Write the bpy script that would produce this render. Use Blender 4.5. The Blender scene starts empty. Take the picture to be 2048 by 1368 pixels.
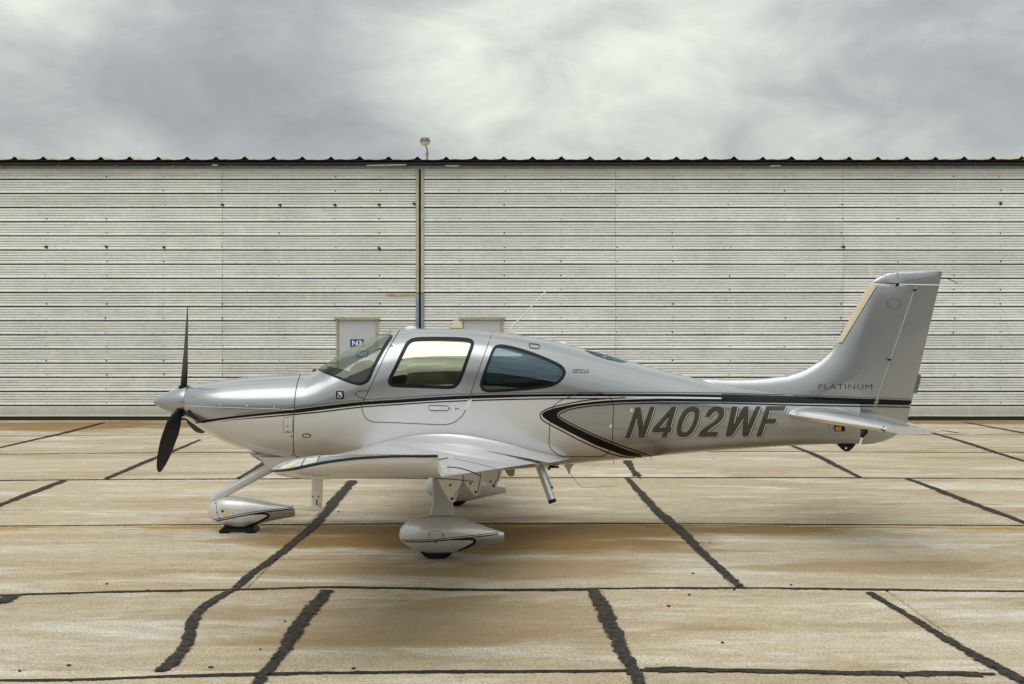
import bpy, bmesh, math, random
import numpy as np
from mathutils import Vector, Matrix, geometry
from mathutils.bvhtree import BVHTree
random.seed(7)
R = math.radians
S = bpy.context.scene
COL = S.collection

# ------------------------------------------------------------------ camera, sky, sun, exposure
F = 2740.0            # focal length in pixels of the 2048 px wide photograph
D0 = 13.7             # camera to aircraft centre line (m)
H = 2.08              # eye height (m)
HY = 647.0            # horizon row
cam_d = bpy.data.cameras.new('camera'); cam = bpy.data.objects.new('camera', cam_d); COL.objects.link(cam)
cam.location = (0, -D0, H); cam.rotation_euler = (R(90), 0, 0)
cam_d.sensor_width = 36; cam_d.lens = F / 2048 * 36; cam_d.shift_y = -(684 - HY) / 2048
cam_d.clip_start = 0.1; cam_d.clip_end = 2000
S.camera = cam
S.view_settings.view_transform = 'Standard'; S.view_settings.look = 'None'
S.view_settings.exposure = 0.2; S.view_settings.gamma = 1.0; S.view_settings.use_curve_mapping = False

SUN_EL, SUN_AZ = R(64), R(205)      # azimuth: compass-like angle measured from +Y clockwise
world = bpy.data.worlds.new('World'); S.world = world; world.use_nodes = True
nt = world.node_tree; nt.nodes.clear()
def N(t, typ, **kw):
    n = t.nodes.new(typ)
    for k, v in kw.items():
        if k in n.inputs.keys(): n.inputs[k].default_value = v
        else: setattr(n, k, v)
    return n
def Mth(t, op, a, b=None, c=None):
    n = t.nodes.new('ShaderNodeMath'); n.operation = op
    for i, v in enumerate((a, b, c)):
        if v is None: continue
        if isinstance(v, (int, float)): n.inputs[i].default_value = v
        else: t.links.new(v, n.inputs[i])
    return n.outputs[0]
def Ramp(t, fac, stops, interp='LINEAR'):
    n = t.nodes.new('ShaderNodeValToRGB'); cr = n.color_ramp; cr.interpolation = interp
    while len(cr.elements) < len(stops): cr.elements.new(0.5)
    for e, (p, c) in zip(cr.elements, stops):
        e.position = p; e.color = (c, c, c, 1) if isinstance(c, (int, float)) else (*c, 1)
    t.links.new(fac, n.inputs[0]); return n.outputs[0]
def Mix(t, fac, a, b, blend='MIX'):
    n = t.nodes.new('ShaderNodeMix'); n.data_type = 'RGBA'; n.blend_type = blend
    for sock, v in ((n.inputs[0], fac), (n.inputs[6], a), (n.inputs[7], b)):
        if isinstance(v, (int, float)): sock.default_value = v if sock.type == 'VALUE' else (v, v, v, 1)
        elif isinstance(v, tuple): sock.default_value = (*v, 1)
        else: t.links.new(v, sock)
    return n.outputs[2]
def Noise(t, vec, scale, detail=4, rough=0.55, dist=0.0):
    n = N(t, 'ShaderNodeTexNoise', Scale=scale, Detail=detail, Roughness=rough, Distortion=dist)
    if vec is not None: t.links.new(vec, n.inputs['Vector'])
    return n.outputs['Fac']
def Mapped(t, vec, scale=(1, 1, 1), loc=(0, 0, 0), rot=(0, 0, 0)):
    n = t.nodes.new('ShaderNodeMapping'); n.inputs['Scale'].default_value = scale
    n.inputs['Location'].default_value = loc; n.inputs['Rotation'].default_value = rot
    t.links.new(vec, n.inputs['Vector']); return n.outputs[0]

sky = N(nt, 'ShaderNodeTexSky'); sky.sky_type = 'NISHITA'; sky.sun_disc = False
sky.sun_elevation = SUN_EL; sky.sun_rotation = SUN_AZ; sky.air_density = 1.0; sky.dust_density = 3.0
tc = N(nt, 'ShaderNodeTexCoord'); gen = tc.outputs['Generated']
sep = N(nt, 'ShaderNodeSeparateXYZ'); nt.links.new(gen, sep.inputs[0])
mp = Mapped(nt, gen, (1.0, 1.0, 1.9), (6.371, 8.817, -7.407), (0, R(12), R(5.5)))
n1 = Noise(nt, mp, 3.6, 4, 0.45, 0.3)
n2 = Noise(nt, mp, 11.0, 7, 0.6, 0.5)
nsum = Mth(nt, 'ADD', Mth(nt, 'MULTIPLY', n1, 0.70), Mth(nt, 'MULTIPLY', n2, 0.30))
cl = Ramp(nt, nsum, [(0.36, (0.32, 0.33, 0.335)), (0.46, (0.405, 0.418, 0.423)), (0.55, (0.545, 0.58, 0.53)), (0.68, (0.82, 0.87, 0.74))])
up = Mth(nt, 'MAXIMUM', sep.outputs['Z'], 0.0)
grad = Mth(nt, 'MULTIPLY_ADD', up, 1.05, 0.86)      # overcast luminance law, brighter overhead
clg = N(nt, 'ShaderNodeVectorMath'); clg.operation = 'SCALE'; nt.links.new(cl, clg.inputs[0])
nt.links.new(Mth(nt, 'MULTIPLY', grad, 10.0), clg.inputs['Scale'])
skymix = Mix(nt, 0.9, sky.outputs[0], clg.outputs[0])
bg = N(nt, 'ShaderNodeBackground', Strength=0.1); nt.links.new(skymix, bg.inputs[0])
wo = N(nt, 'ShaderNodeOutputWorld'); nt.links.new(bg.outputs[0], wo.inputs[0])

sun_d = bpy.data.lights.new('sun', 'SUN'); sun = bpy.data.objects.new('sun', sun_d); COL.objects.link(sun)
sun_d.energy = 1.25; sun_d.angle = R(55); sun_d.color = (1.0, 0.97, 0.93)
sd = Vector((math.sin(SUN_AZ) * math.cos(SUN_EL), math.cos(SUN_AZ) * math.cos(SUN_EL), math.sin(SUN_EL)))
sun.rotation_euler = sd.to_track_quat('Z', 'Y').to_euler()
sun.location = sd * 40

# ------------------------------------------------------------------ helpers
CAM = Vector((0, -D0, H))
def P(px, py, y=0.0):
    """point at depth y seen at photograph pixel (px, py)"""
    d = y + D0
    return Vector(((px - 1024) * d / F, y, H - (py - HY) * d / F))
def to_px(v):
    d = v[1] + D0
    return (1024 + v[0] * F / d, HY - (v[2] - H) * F / d)
def pchip(xs, ys, x):
    xs = np.asarray(xs, float); ys = np.asarray(ys, float); x = np.asarray(x, float)
    h = np.diff(xs); dl = np.diff(ys) / h; m = np.zeros_like(ys)
    for i in range(1, len(xs) - 1):
        if dl[i-1] * dl[i] > 0:
            w1 = 2*h[i] + h[i-1]; w2 = h[i] + 2*h[i-1]
            m[i] = (w1 + w2) / (w1 / dl[i-1] + w2 / dl[i])
    m[0] = dl[0]; m[-1] = dl[-1]
    k = np.clip(np.searchsorted(xs, x) - 1, 0, len(xs) - 2)
    t = np.clip((x - xs[k]) / h[k], 0, 1)
    return ((2*t**3 - 3*t**2 + 1) * ys[k] + (t**3 - 2*t**2 + t) * h[k] * m[k] +
            (-2*t**3 + 3*t**2) * ys[k+1] + (t**3 - t**2) * h[k] * m[k+1])
def inside(poly, x, y):
    c = False; n = len(poly); j = n - 1
    for i in range(n):
        xi, yi = poly[i]; xj, yj = poly[j]
        if (yi > y) != (yj > y) and x < (xj - xi) * (y - yi) / (yj - yi) + xi: c = not c
        j = i
    return c
def inside_np(poly, x, y):
    c = np.zeros(x.shape, bool); n = len(poly); j = n - 1
    for i in range(n):
        xi, yi = poly[i]; xj, yj = poly[j]
        if yi != yj:
            c ^= ((yi > y) != (yj > y)) & (x < (xj - xi) * (y - yi) / (yj - yi) + xi)
        j = i
    return c
def smooth_poly(pts, closed=True, n=6):
    """Catmull-Rom through the points"""
    out = []; m = len(pts)
    rng = range(m) if closed else range(m - 1)
    for i in rng:
        if closed: p0, p1, p2, p3 = pts[i-1], pts[i], pts[(i+1) % m], pts[(i+2) % m]
        else: p0, p1, p2, p3 = pts[max(i-1, 0)], pts[i], pts[i+1], pts[min(i+2, m-1)]
        for k in range(n):
            t = k / n
            out.append(tuple(0.5*((2*b) + (c-a)*t + (2*a-5*b+4*c-d)*t*t + (3*b-a-3*c+d)*t**3) for a, b, c, d in zip(p0, p1, p2, p3)))
    if not closed: out.append(tuple(pts[-1]))
    return out
def inset(poly, d):
    """offset a polygon inwards by d"""
    n = len(poly); area = sum(poly[i][0]*poly[(i+1) % n][1] - poly[(i+1) % n][0]*poly[i][1] for i in range(n))
    s = 1 if area > 0 else -1; out = []
    for i in range(n):
        a, b, c = poly[i-1], poly[i], poly[(i+1) % n]
        v1 = Vector((b[0]-a[0], b[1]-a[1])); v2 = Vector((c[0]-b[0], c[1]-b[1]))
        n1 = Vector((-v1.y, v1.x)); n2 = Vector((-v2.y, v2.x))
        if n1.length > 0: n1.normalize()
        if n2.length > 0: n2.normalize()
        nn = n1 + n2
        if nn.length < 1e-6: nn = n1
        nn.normalize(); k = max(0.5, nn.dot(n1))
        out.append((b[0] + s*nn.x*d/k, b[1] + s*nn.y*d/k))
    return out
def cdt(outer, holes=(), step=None, extra=()):
    """constrained triangulation with interior grid points; returns 2D points and triangles"""
    loops = [outer] + list(holes); verts = []; edges = []
    for lp in loops:
        b = len(verts); verts += [Vector(p) for p in lp]
        edges += [(b+i, b+(i+1) % len(lp)) for i in range(len(lp))]
    if step:
        xs = [p[0] for p in outer]; ys = [p[1] for p in outer]
        nx = int((max(xs)-min(xs))/step); ny = int((max(ys)-min(ys))/step)
        gx, gy = np.meshgrid(min(xs) + step*(np.arange(nx)+.5), min(ys) + step*(np.arange(ny)+.5))
        ok = inside_np(outer, gx, gy)
        for h in holes: ok &= ~inside_np(h, gx, gy)
        al = np.array([p for lp in loops for p in lp])
        for x, y in zip(gx[ok], gy[ok]):
            if np.min((al[:, 0]-x)**2 + (al[:, 1]-y)**2) > (0.35*step)**2: verts.append(Vector((x, y)))
    for p in extra:
        if inside(outer, p[0], p[1]): verts.append(Vector(p))
    vo, eo, fo, *_ = geometry.delaunay_2d_cdt(verts, edges, [], 0, 1e-6)
    tris = []
    for f in fo:
        cx = sum(vo[i][0] for i in f)/3; cy = sum(vo[i][1] for i in f)/3
        if inside(outer, cx, cy) and not any(inside(h, cx, cy) for h in holes): tris.append(tuple(f))
    return [tuple(v) for v in vo], tris
def mesh_obj(name, verts, faces, mats, parent=None, smooth=False, idx=None, angle=None):
    me = bpy.data.meshes.new(name); me.from_pydata([tuple(v) for v in verts], [], faces)
    for m in (mats if isinstance(mats, (list, tuple)) else [mats]): me.materials.append(m)
    if idx is not None: me.polygons.foreach_set('material_index', idx)
    if smooth:
        me.polygons.foreach_set('use_smooth', [True]*len(me.polygons))
        if angle: me.set_sharp_from_angle(angle=R(angle))
    me.update()
    o = bpy.data.objects.new(name, me); COL.objects.link(o)
    if parent: o.parent = parent
    return o
def bm_obj(name, bm, mats, parent=None, smooth=False, angle=35):
    me = bpy.data.meshes.new(name); bmesh.ops.recalc_face_normals(bm, faces=bm.faces); bm.to_mesh(me); bm.free()
    for m in (mats if isinstance(mats, (list, tuple)) else [mats]): me.materials.append(m)
    if smooth:
        me.polygons.foreach_set('use_smooth', [True]*len(me.polygons)); me.set_sharp_from_angle(angle=R(angle))
    o = bpy.data.objects.new(name, me); COL.objects.link(o)
    if parent: o.parent = parent
    return o
def add_box(bm, c, s, bev=0.0, mat=0, rot=None):
    m = Matrix.Translation(c) @ (rot if rot else Matrix.Identity(4)) @ Matrix.Diagonal((*s, 1))
    r = bmesh.ops.create_cube(bm, size=1.0, matrix=m)
    fs = list({f for v in r['verts'] for f in v.link_faces})
    for f in fs: f.material_index = mat
    if bev > 0:
        es = list({e for v in r['verts'] for e in v.link_edges})
        bmesh.ops.bevel(bm, geom=es, offset=bev, segments=2, affect='EDGES', profile=0.5)
def add_tube(bm, pts, radii, seg=12, mat=0, cap=True, flat=None):
    """tube along points; flat=(axis vector, factor) squashes its section across axis"""
    rings = []; pts = [Vector(p) for p in pts]
    if isinstance(radii, (int, float)): radii = [radii]*len(pts)
    for i, p in enumerate(pts):
        t = (pts[min(i+1, len(pts)-1)] - pts[max(i-1, 0)]).normalized()
        ref = Vector(flat[0]) if flat else (Vector((0, 0, 1)) if abs(t.z) < 0.9 else Vector((1, 0, 0)))
        a = t.cross(ref).normalized(); b = a.cross(t).normalized(); k = flat[1] if flat else 1.0
        rings.append([bm.verts.new(p + radii[i]*(math.cos(q)*a + k*math.sin(q)*b)) for q in [2*math.pi*j/seg for j in range(seg)]])
    for r0, r1 in zip(rings, rings[1:]):
        for j in range(seg):
            f = bm.faces.new((r0[j], r0[(j+1) % seg], r1[(j+1) % seg], r1[j])); f.material_index = mat
    if cap:
        for r in (rings[0], rings[-1]):
            f = bm.faces.new(r); f.material_index = mat
def add_lathe(bm, prof, c, seg=24, mat=0, axis='Z'):
    rings = []
    for r, h in prof:
        ring = []
        for j in range(seg):
            q = 2*math.pi*j/seg; x, y = r*math.cos(q), r*math.sin(q)
            v = Vector((x, y, h)) if axis == 'Z' else (Vector((h, x, y)) if axis == 'X' else Vector((x, h, y)))
            ring.append(bm.verts.new(Vector(c) + v))
        rings.append(ring)
    for r0, r1 in zip(rings, rings[1:]):
        for j in range(seg):
            f = bm.faces.new((r0[j], r0[(j+1) % seg], r1[(j+1) % seg], r1[j])); f.material_index = mat
    for r in (rings[0], rings[-1]):
        f = bm.faces.new(r); f.material_index = mat
def add_prism(bm, poly, y0, y1, mat=0):
    """polygon of (x, z) extruded along y"""
    a = [bm.verts.new((x, y0, z)) for x, z in poly]; b = [bm.verts.new((x, y1, z)) for x, z in poly]
    n = len(poly)
    for i in range(n): bm.faces.new((a[i], a[(i+1) % n], b[(i+1) % n], b[i])).material_index = mat
    bm.faces.new(a[::-1]).material_index = mat; bm.faces.new(b).material_index = mat
def loft(rings, closed=True, cap=True):
    """rings: lists of equal length; returns verts, faces"""
    n = len(rings[0]); verts = [v for r in rings for v in r]; faces = []
    for i in range(len(rings) - 1):
        for j in range(n if closed else n - 1):
            a = i*n + j; b = i*n + (j+1) % n
            faces.append((a, b, b + n, a + n))
    if cap:
        faces.append(tuple(range(n))[::-1]); faces.append(tuple(range((len(rings)-1)*n, len(rings)*n)))
    return verts, faces
def fix_normals(o):
    bm = bmesh.new(); bm.from_mesh(o.data); bmesh.ops.recalc_face_normals(bm, faces=bm.faces); bm.to_mesh(o.data); bm.free(); return o
def empty(name, loc=(0, 0, 0)):
    o = bpy.data.objects.new(name, None); o.location = loc; o.empty_display_size = 0.3; COL.objects.link(o); return o
def tag(o, label=None, cat=None, group=None, kind=None):
    for k, v in (('label', label), ('category', cat), ('group', group), ('kind', kind)):
        if v: o[k] = v
    return o
def copy_obj(src, name=None, parent=None, mirror=False):
    c = src.copy(); COL.objects.link(c)
    if parent: c.parent = parent
    return c
def mirror_obj(src, parent):
    """the same part on the far side of the aircraft: mirrored mesh in y"""
    me = src.data.copy(); me.transform(Matrix.Diagonal((1, -1, 1, 1))); me.flip_normals()
    c = bpy.data.objects.new(src.name.split('.')[0], me); COL.objects.link(c); c.parent = parent
    for k in ('label', 'kind'):
        if k in src: c[k] = src[k]
    return c

# ------------------------------------------------------------------ materials
def new_mat(name):
    m = bpy.data.materials.new(name); m.use_nodes = True; t = m.node_tree
    b = t.nodes['Principled BSDF']; return m, t, b
def simple(name, col, rough=0.5, metal=0.0, coat=0.0, noise=0.0, nscale=30, spec=0.5, bump=0.0):
    m, t, b = new_mat(name)
    b.inputs['Base Color'].default_value = (*col, 1); b.inputs['Roughness'].default_value = rough
    b.inputs['Metallic'].default_value = metal; b.inputs['Specular IOR Level'].default_value = spec
    if coat: b.inputs['Coat Weight'].default_value = coat; b.inputs['Coat Roughness'].default_value = 0.03
    geo = N(t, 'ShaderNodeNewGeometry')
    if noise:
        f = Noise(t, geo.outputs['Position'], nscale, 4, 0.6)
        k = Ramp(t, f, [(0.25, 1 - noise), (0.75, 1 + noise * 0.5)])
        c = Mix(t, 1.0, col, k, 'MULTIPLY'); t.links.new(c, b.inputs['Base Color'])
        t.links.new(Mth(t, 'MULTIPLY_ADD', f, 0.25, max(rough - 0.12, 0.02)), b.inputs['Roughness'])
    if bump:
        bp = N(t, 'ShaderNodeBump', Strength=bump, Distance=0.01)
        t.links.new(Noise(t, geo.outputs['Position'], nscale * 3, 3), bp.inputs['Height']); t.links.new(bp.outputs[0], b.inputs['Normal'])
    return m
def paint(name, col, metal, rough):
    m, t, b = new_mat(name)
    geo = N(t, 'ShaderNodeNewGeometry')
    f = Noise(t, geo.outputs['Position'], 260, 2, 0.5)         # metal flake
    g = Noise(t, geo.outputs['Position'], 2.2, 3, 0.5)         # slight unevenness, dust film
    k = Ramp(t, f, [(0.3, 0.975), (0.7, 1.02)])
    t.links.new(Mix(t, 1.0, col, k, 'MULTIPLY'), b.inputs['Base Color'])
    b.inputs['Metallic'].default_value = metal
    t.links.new(Mth(t, 'MULTIPLY_ADD', g, 0.12, rough - 0.06), b.inputs['Roughness'])
    b.inputs['Coat Weight'].default_value = 0.9; b.inputs['Coat IOR'].default_value = 1.5
    t.links.new(Mth(t, 'MULTIPLY_ADD', g, 0.06, 0.03), b.inputs['Coat Roughness'])
    bp = N(t, 'ShaderNodeBump', Strength=0.006, Distance=0.004)
    t.links.new(Noise(t, geo.outputs['Position'], 3.5, 2), bp.inputs['Height']); t.links.new(bp.outputs[0], b.inputs['Normal'])
    t.links.new(bp.outputs[0], b.inputs['Coat Normal'])
    return m
M = {}
M['grey'] = paint('silver_grey_paint', (0.365, 0.38, 0.40), 0.74, 0.27)
M['white'] = paint('pearl_silver_paint', (0.66, 0.668, 0.685), 0.38, 0.32)
M['black'] = simple('black_stripe_vinyl', (0.004, 0.004, 0.005), 0.2, 0, 0.0, spec=0.22)
M['pin'] = simple('dark_grey_pinstripe', (0.10, 0.11, 0.12), 0.35, 0, 0.4)
M['line'] = simple('light_silver_line', (0.72, 0.72, 0.70), 0.35, 0.3, 0.4)
M['hingeline'] = simple('grey_silver_strip', (0.38, 0.38, 0.38), 0.4, 0.4)
M['seam'] = simple('panel_gap_dark', (0.02, 0.02, 0.02), 0.7)
M['letter'] = simple('dark_olive_lettering', (0.058, 0.056, 0.045), 0.35, 0.0, 0.1, spec=0.3)
M['ink'] = simple('dark_grey_lettering', (0.03, 0.033, 0.036), 0.5, spec=0.2)
M['rim'] = simple('black_window_seal', (0.008, 0.009, 0.011), 0.35, 0, 0.0, spec=0.22)
M['cabin'] = simple('cabin_lining', (0.035, 0.034, 0.032), 0.8, noise=0.2)
M['leather'] = simple('dark_leather', (0.05, 0.045, 0.04), 0.5, noise=0.2, nscale=20, bump=0.3)
M['rubber'] = simple('black_rubber', (0.008, 0.008, 0.009), 0.6, noise=0.3, nscale=40, spec=0.25)
M['prop'] = simple('black_blade_paint', (0.014, 0.013, 0.012), 0.4, noise=0.25, nscale=8, spec=0.2)
M['metal'] = simple('brushed_metal', (0.55, 0.55, 0.54), 0.3, 0.9, noise=0.15)
M['cream'] = simple('cream_plastic', (0.74, 0.71, 0.55), 0.5, noise=0.08)
M['whitep'] = simple('white_gloss_paint', (0.78, 0.77, 0.72), 0.3, 0, 0.5, noise=0.06, nscale=6)
M['titan'] = simple('porous_titanium_panel', (0.66, 0.58, 0.42), 0.7, 0.2, noise=0.12, nscale=60)
M['fair'] = simple('hinge_fairing_paint', (0.70, 0.69, 0.64), 0.4, 0.1, 0.4, noise=0.06, nscale=5)
M['led'] = simple('led_strip', (0.75, 0.66, 0.20), 0.3)
M['lens'] = simple('clear_lens', (0.70, 0.70, 0.66), 0.08, 0.55, 0.8)
M['chrome'] = simple('dark_polished_strip', (0.20, 0.235, 0.275), 0.10, 0.95, 0.3)
M['amber'] = simple('brass_plate', (0.62, 0.42, 0.14), 0.35, 0.6)
M['plate'] = simple('tan_patch', (0.62, 0.53, 0.36), 0.5, noise=0.1)
def glass(name, tint, refl, mix):
    m, t, b = new_mat(name); t.nodes.remove(b)
    tr = N(t, 'ShaderNodeBsdfTransparent'); tr.inputs[0].default_value = (*tint, 1)
    gl = N(t, 'ShaderNodeBsdfGlossy', Roughness=0.015); gl.inputs[0].default_value = (*refl, 1)
    geo = N(t, 'ShaderNodeNewGeometry')
    bp = N(t, 'ShaderNodeBump', Strength=0.03, Distance=0.01)
    t.links.new(Noise(t, Mapped(t, geo.outputs['Position'], (1, 1, 2.5)), 3.0, 2), bp.inputs['Height']); t.links.new(bp.outputs[0], gl.inputs['Normal'])
    lw = N(t, 'ShaderNodeLayerWeight', Blend=0.25)
    fac = Mth(t, 'MULTIPLY_ADD', lw.outputs['Fresnel'], 0.55*(1 - mix), mix)
    mx = N(t, 'ShaderNodeMixShader'); t.links.new(fac, mx.inputs[0]); t.links.new(tr.outputs[0], mx.inputs[1]); t.links.new(gl.outputs[0], mx.inputs[2])
    t.links.new(mx.outputs[0], t.nodes['Material Output'].inputs[0]); return m
M['glass_door'] = glass('mirror_tinted_window_glass', (0.30, 0.34, 0.26), (0.68, 0.72, 0.54), 0.56)
M['glass_rear'] = glass('dark_tinted_window_glass', (0.16, 0.20, 0.22), (0.44, 0.60, 0.68), 0.20)
M['glass_front'] = glass('windshield_glass', (0.88, 0.92, 0.88), (0.80, 0.86, 0.72), 0.07)

# concrete of the apron
def concrete(name):
    m, t, b = new_mat(name); geo = N(t, 'ShaderNodeNewGeometry'); pos = geo.outputs['Position']
    sp = N(t, 'ShaderNodeSeparateXYZ'); t.links.new(pos, sp.inputs[0])
    st = Mapped(t, pos, (0.22, 1.0, 1.0))
    big = Noise(t, st, 0.85, 5, 0.6, 0.6)
    streak = Noise(t, Mapped(t, pos, (0.34, 1.25, 1.0), (3, 5, 0)), 1.3, 7, 0.68, 0.5)
    lines = Noise(t, Mapped(t, pos, (0.5, 9.0, 1.0)), 2.0, 4, 0.6)
    grain = Noise(t, pos, 55, 3, 0.7)
    fine = Noise(t, pos, 170, 2, 0.6)
    c = Ramp(t, big, [(0.28, (0.32, 0.235, 0.13)), (0.42, (0.45, 0.366, 0.245)), (0.55, (0.52, 0.442, 0.32)), (0.72, (0.58, 0.51, 0.39))])
    c = Mix(t, Ramp(t, streak, [(0.51, 0.0), (0.64, 0.8)]), c, (0.66, 0.62, 0.54))
    c = Mix(t, Ramp(t, streak, [(0.28, 0.4), (0.42, 0.0)]), c, (0.33, 0.225, 0.10))
    c = Mix(t, 1.0, c, Ramp(t, lines, [(0.3, 0.93), (0.7, 1.05)]), 'MULTIPLY')
    mid_ = Noise(t, Mapped(t, pos, (0.6, 1, 1)), 9, 5, 0.7)
    c = Mix(t, 1.0, c, Ramp(t, mid_, [(0.3, 0.80), (0.7, 1.12)]), 'MULTIPLY')
    c = Mix(t, 1.0, c, Ramp(t, grain, [(0.32, 0.5), (0.5, 0.98), (0.68, 1.28)]), 'MULTIPLY')
    c = Mix(t, 1.0, c, Ramp(t, fine, [(0.3, 0.82), (0.7, 1.12)]), 'MULTIPLY')
    # damp rusty stains that lie on the apron: along the hangar foot, beside the yellow joint; the blot under engine and cabin mixes stain with painted contact shade
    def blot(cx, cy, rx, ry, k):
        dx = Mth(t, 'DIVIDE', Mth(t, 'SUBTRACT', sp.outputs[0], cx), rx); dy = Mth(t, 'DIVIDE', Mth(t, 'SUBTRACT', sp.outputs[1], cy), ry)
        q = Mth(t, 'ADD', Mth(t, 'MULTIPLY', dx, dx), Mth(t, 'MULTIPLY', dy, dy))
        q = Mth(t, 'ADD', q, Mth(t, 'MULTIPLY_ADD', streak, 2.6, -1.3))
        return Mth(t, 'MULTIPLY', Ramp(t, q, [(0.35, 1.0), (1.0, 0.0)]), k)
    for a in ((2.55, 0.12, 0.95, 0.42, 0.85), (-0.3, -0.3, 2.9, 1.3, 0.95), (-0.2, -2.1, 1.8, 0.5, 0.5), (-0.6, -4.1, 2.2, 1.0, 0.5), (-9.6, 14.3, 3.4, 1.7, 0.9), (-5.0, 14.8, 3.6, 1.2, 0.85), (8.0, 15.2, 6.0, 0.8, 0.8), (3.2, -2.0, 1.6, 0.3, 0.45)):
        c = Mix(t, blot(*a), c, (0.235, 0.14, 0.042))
    oi = N(t, 'ShaderNodeObjectInfo')
    c = Mix(t, 1.0, c, Ramp(t, oi.outputs['Random'], [(0.0, 0.93), (1.0, 1.05)]), 'MULTIPLY')
    t.links.new(c, b.inputs['Base Color'])
    b.inputs['Roughness'].default_value = 0.82; b.inputs['Specular IOR Level'].default_value = 0.25
    bp = N(t, 'ShaderNodeBump', Strength=0.5, Distance=0.006)
    t.links.new(Mth(t, 'ADD', grain, Mth(t, 'MULTIPLY', fine, 0.5)), bp.inputs['Height']); t.links.new(bp.outputs[0], b.inputs['Normal'])
    return m
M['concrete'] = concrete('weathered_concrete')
def ragged(name, col, col2, lo, hi, scale, rough=0.6, sx=0.35, edge=False):
    """worn coat on concrete: noise eats it away"""
    m, t, b = new_mat(name); geo = N(t, 'ShaderNodeNewGeometry'); pos = geo.outputs['Position']
    a = Noise(t, Mapped(t, pos, (sx, 1, 1)), scale, 6, 0.7)
    g = Noise(t, pos, 45, 3, 0.6)
    t.links.new(Mix(t, Ramp(t, Noise(t, pos, 16, 5, 0.7), [(0.35, 0.0), (0.7, 1.0)]), col, col2), b.inputs['Base Color']); b.inputs['Roughness'].default_value = rough; b.inputs['Specular IOR Level'].default_value = 0.12
    if edge:
        uvn = N(t, 'ShaderNodeUVMap', uv_map='across'); su = N(t, 'ShaderNodeSeparateXYZ'); t.links.new(uvn.outputs[0], su.inputs[0])
        e = Mth(t, 'SUBTRACT', 1.0, Mth(t, 'ABSOLUTE', Mth(t, 'MULTIPLY_ADD', su.outputs[0], 2.0, -1.0)))
        rg = Noise(t, pos, 24, 6, 0.75)
        v = Mth(t, 'ADD', Mth(t, 'MULTIPLY_ADD', a, 2.2, -1.1), Mth(t, 'ADD', Mth(t, 'MULTIPLY', e, 1.35), Mth(t, 'MULTIPLY_ADD', rg, 2.6, -1.3)))
        t.links.new(Ramp(t, v, [(0.26, 0.0), (0.38, 1.0)]), b.inputs['Alpha'])
    else: t.links.new(Ramp(t, a, [(lo, 0.0), (hi, 1.0)]), b.inputs['Alpha'])
    bp = N(t, 'ShaderNodeBump', Strength=0.6, Distance=0.01); t.links.new(g, bp.inputs['Height']); t.links.new(bp.outputs[0], b.inputs['Normal'])
    return m
M['tar'] = ragged('crack_sealing_tar', (0.014, 0.013, 0.011), (0.075, 0.066, 0.052), 0.33, 0.40, 5, 0.75, 1.0, True)
M['tarthin'] = ragged('thin_joint_tar', (0.016, 0.015, 0.013), (0.05, 0.044, 0.034), 0.36, 0.44, 4, 0.75, 0.3, True)
M['yellow'] = ragged('worn_yellow_paint', (0.58, 0.34, 0.05), (0.42, 0.24, 0.05), 0.44, 0.58, 5, 0.7, 0.12)
M['gap'] = simple('joint_shadow_filler', (0.05, 0.04, 0.03), 0.9)

# siding of the hangar
def siding(name, base, warm):
    m, t, b = new_mat(name); geo = N(t, 'ShaderNodeNewGeometry'); pos = geo.outputs['Position']
    oi = N(t, 'ShaderNodeObjectInfo'); sp = N(t, 'ShaderNodeSeparateXYZ'); t.links.new(pos, sp.inputs[0])
    hs = Noise(t, Mapped(t, pos, (0.5, 1, 9.0)), 2.2, 5, 0.65, 0.3)
    vs = Noise(t, Mapped(t, pos, (3.2, 1, 0.5)), 1.6, 5, 0.7, 0.2)
    bl = Noise(t, pos, 0.7, 4, 0.6)
    fine = Noise(t, Mapped(t, pos, (1.0, 1, 2.2)), 9, 5, 0.75)
    c = Ramp(t, oi.outputs['Random'], [(0.0, tuple(x*0.88 for x in base)), (1.0, tuple(min(1, x*1.07) for x in base))])
    c = Mix(t, Ramp(t, hs, [(0.49, 0.0), (0.70, 0.65)]), c, warm)
    c = Mix(t, Ramp(t, vs, [(0.52, 0.0), (0.72, 0.6)]), c, (0.90, 0.92, 0.92))
    c = Mix(t, Ramp(t, bl, [(0.48, 0.0), (0.74, 0.45)]), c, (0.60, 0.605, 0.625))
    c = Mix(t, 1.0, c, Ramp(t, fine, [(0.30, 0.80), (0.5, 1.0), (0.75, 1.06)]), 'MULTIPLY')
    low = Ramp(t, Mth(t, 'ADD', sp.outputs[2], Mth(t, 'MULTIPLY', hs, 0.5)), [(0.28, 0.6), (0.62, 0.0)])
    c = Mix(t, low, c, (0.40, 0.37, 0.20))
    t.links.new(c, b.inputs['Base Color']); b.inputs['Roughness'].default_value = 0.45; b.inputs['Metallic'].default_value = 0.15
    bp = N(t, 'ShaderNodeBump', Strength=0.25, Distance=0.01); t.links.new(vs, bp.inputs['Height']); t.links.new(bp.outputs[0], b.inputs['Normal'])
    return m
M['siding'] = siding('weathered_white_siding', (0.83, 0.855, 0.845), (0.60, 0.575, 0.48))
M['siding2'] = siding('weathered_white_siding_cool', (0.84, 0.86, 0.875), (0.64, 0.625, 0.58))
M['rib_dirt_shade'] = simple('rib_groove_dirt_and_shade', (0.54, 0.54, 0.51), 0.8, noise=0.5, nscale=2)  # groove dirt, with the shade lines of the ribs put into its colour
M['dark'] = simple('dark_recess', (0.03, 0.026, 0.02), 0.9)
M['fascia'] = simple('dark_brown_eave', (0.012, 0.009, 0.007), 0.7, noise=0.5, nscale=4)
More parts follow.
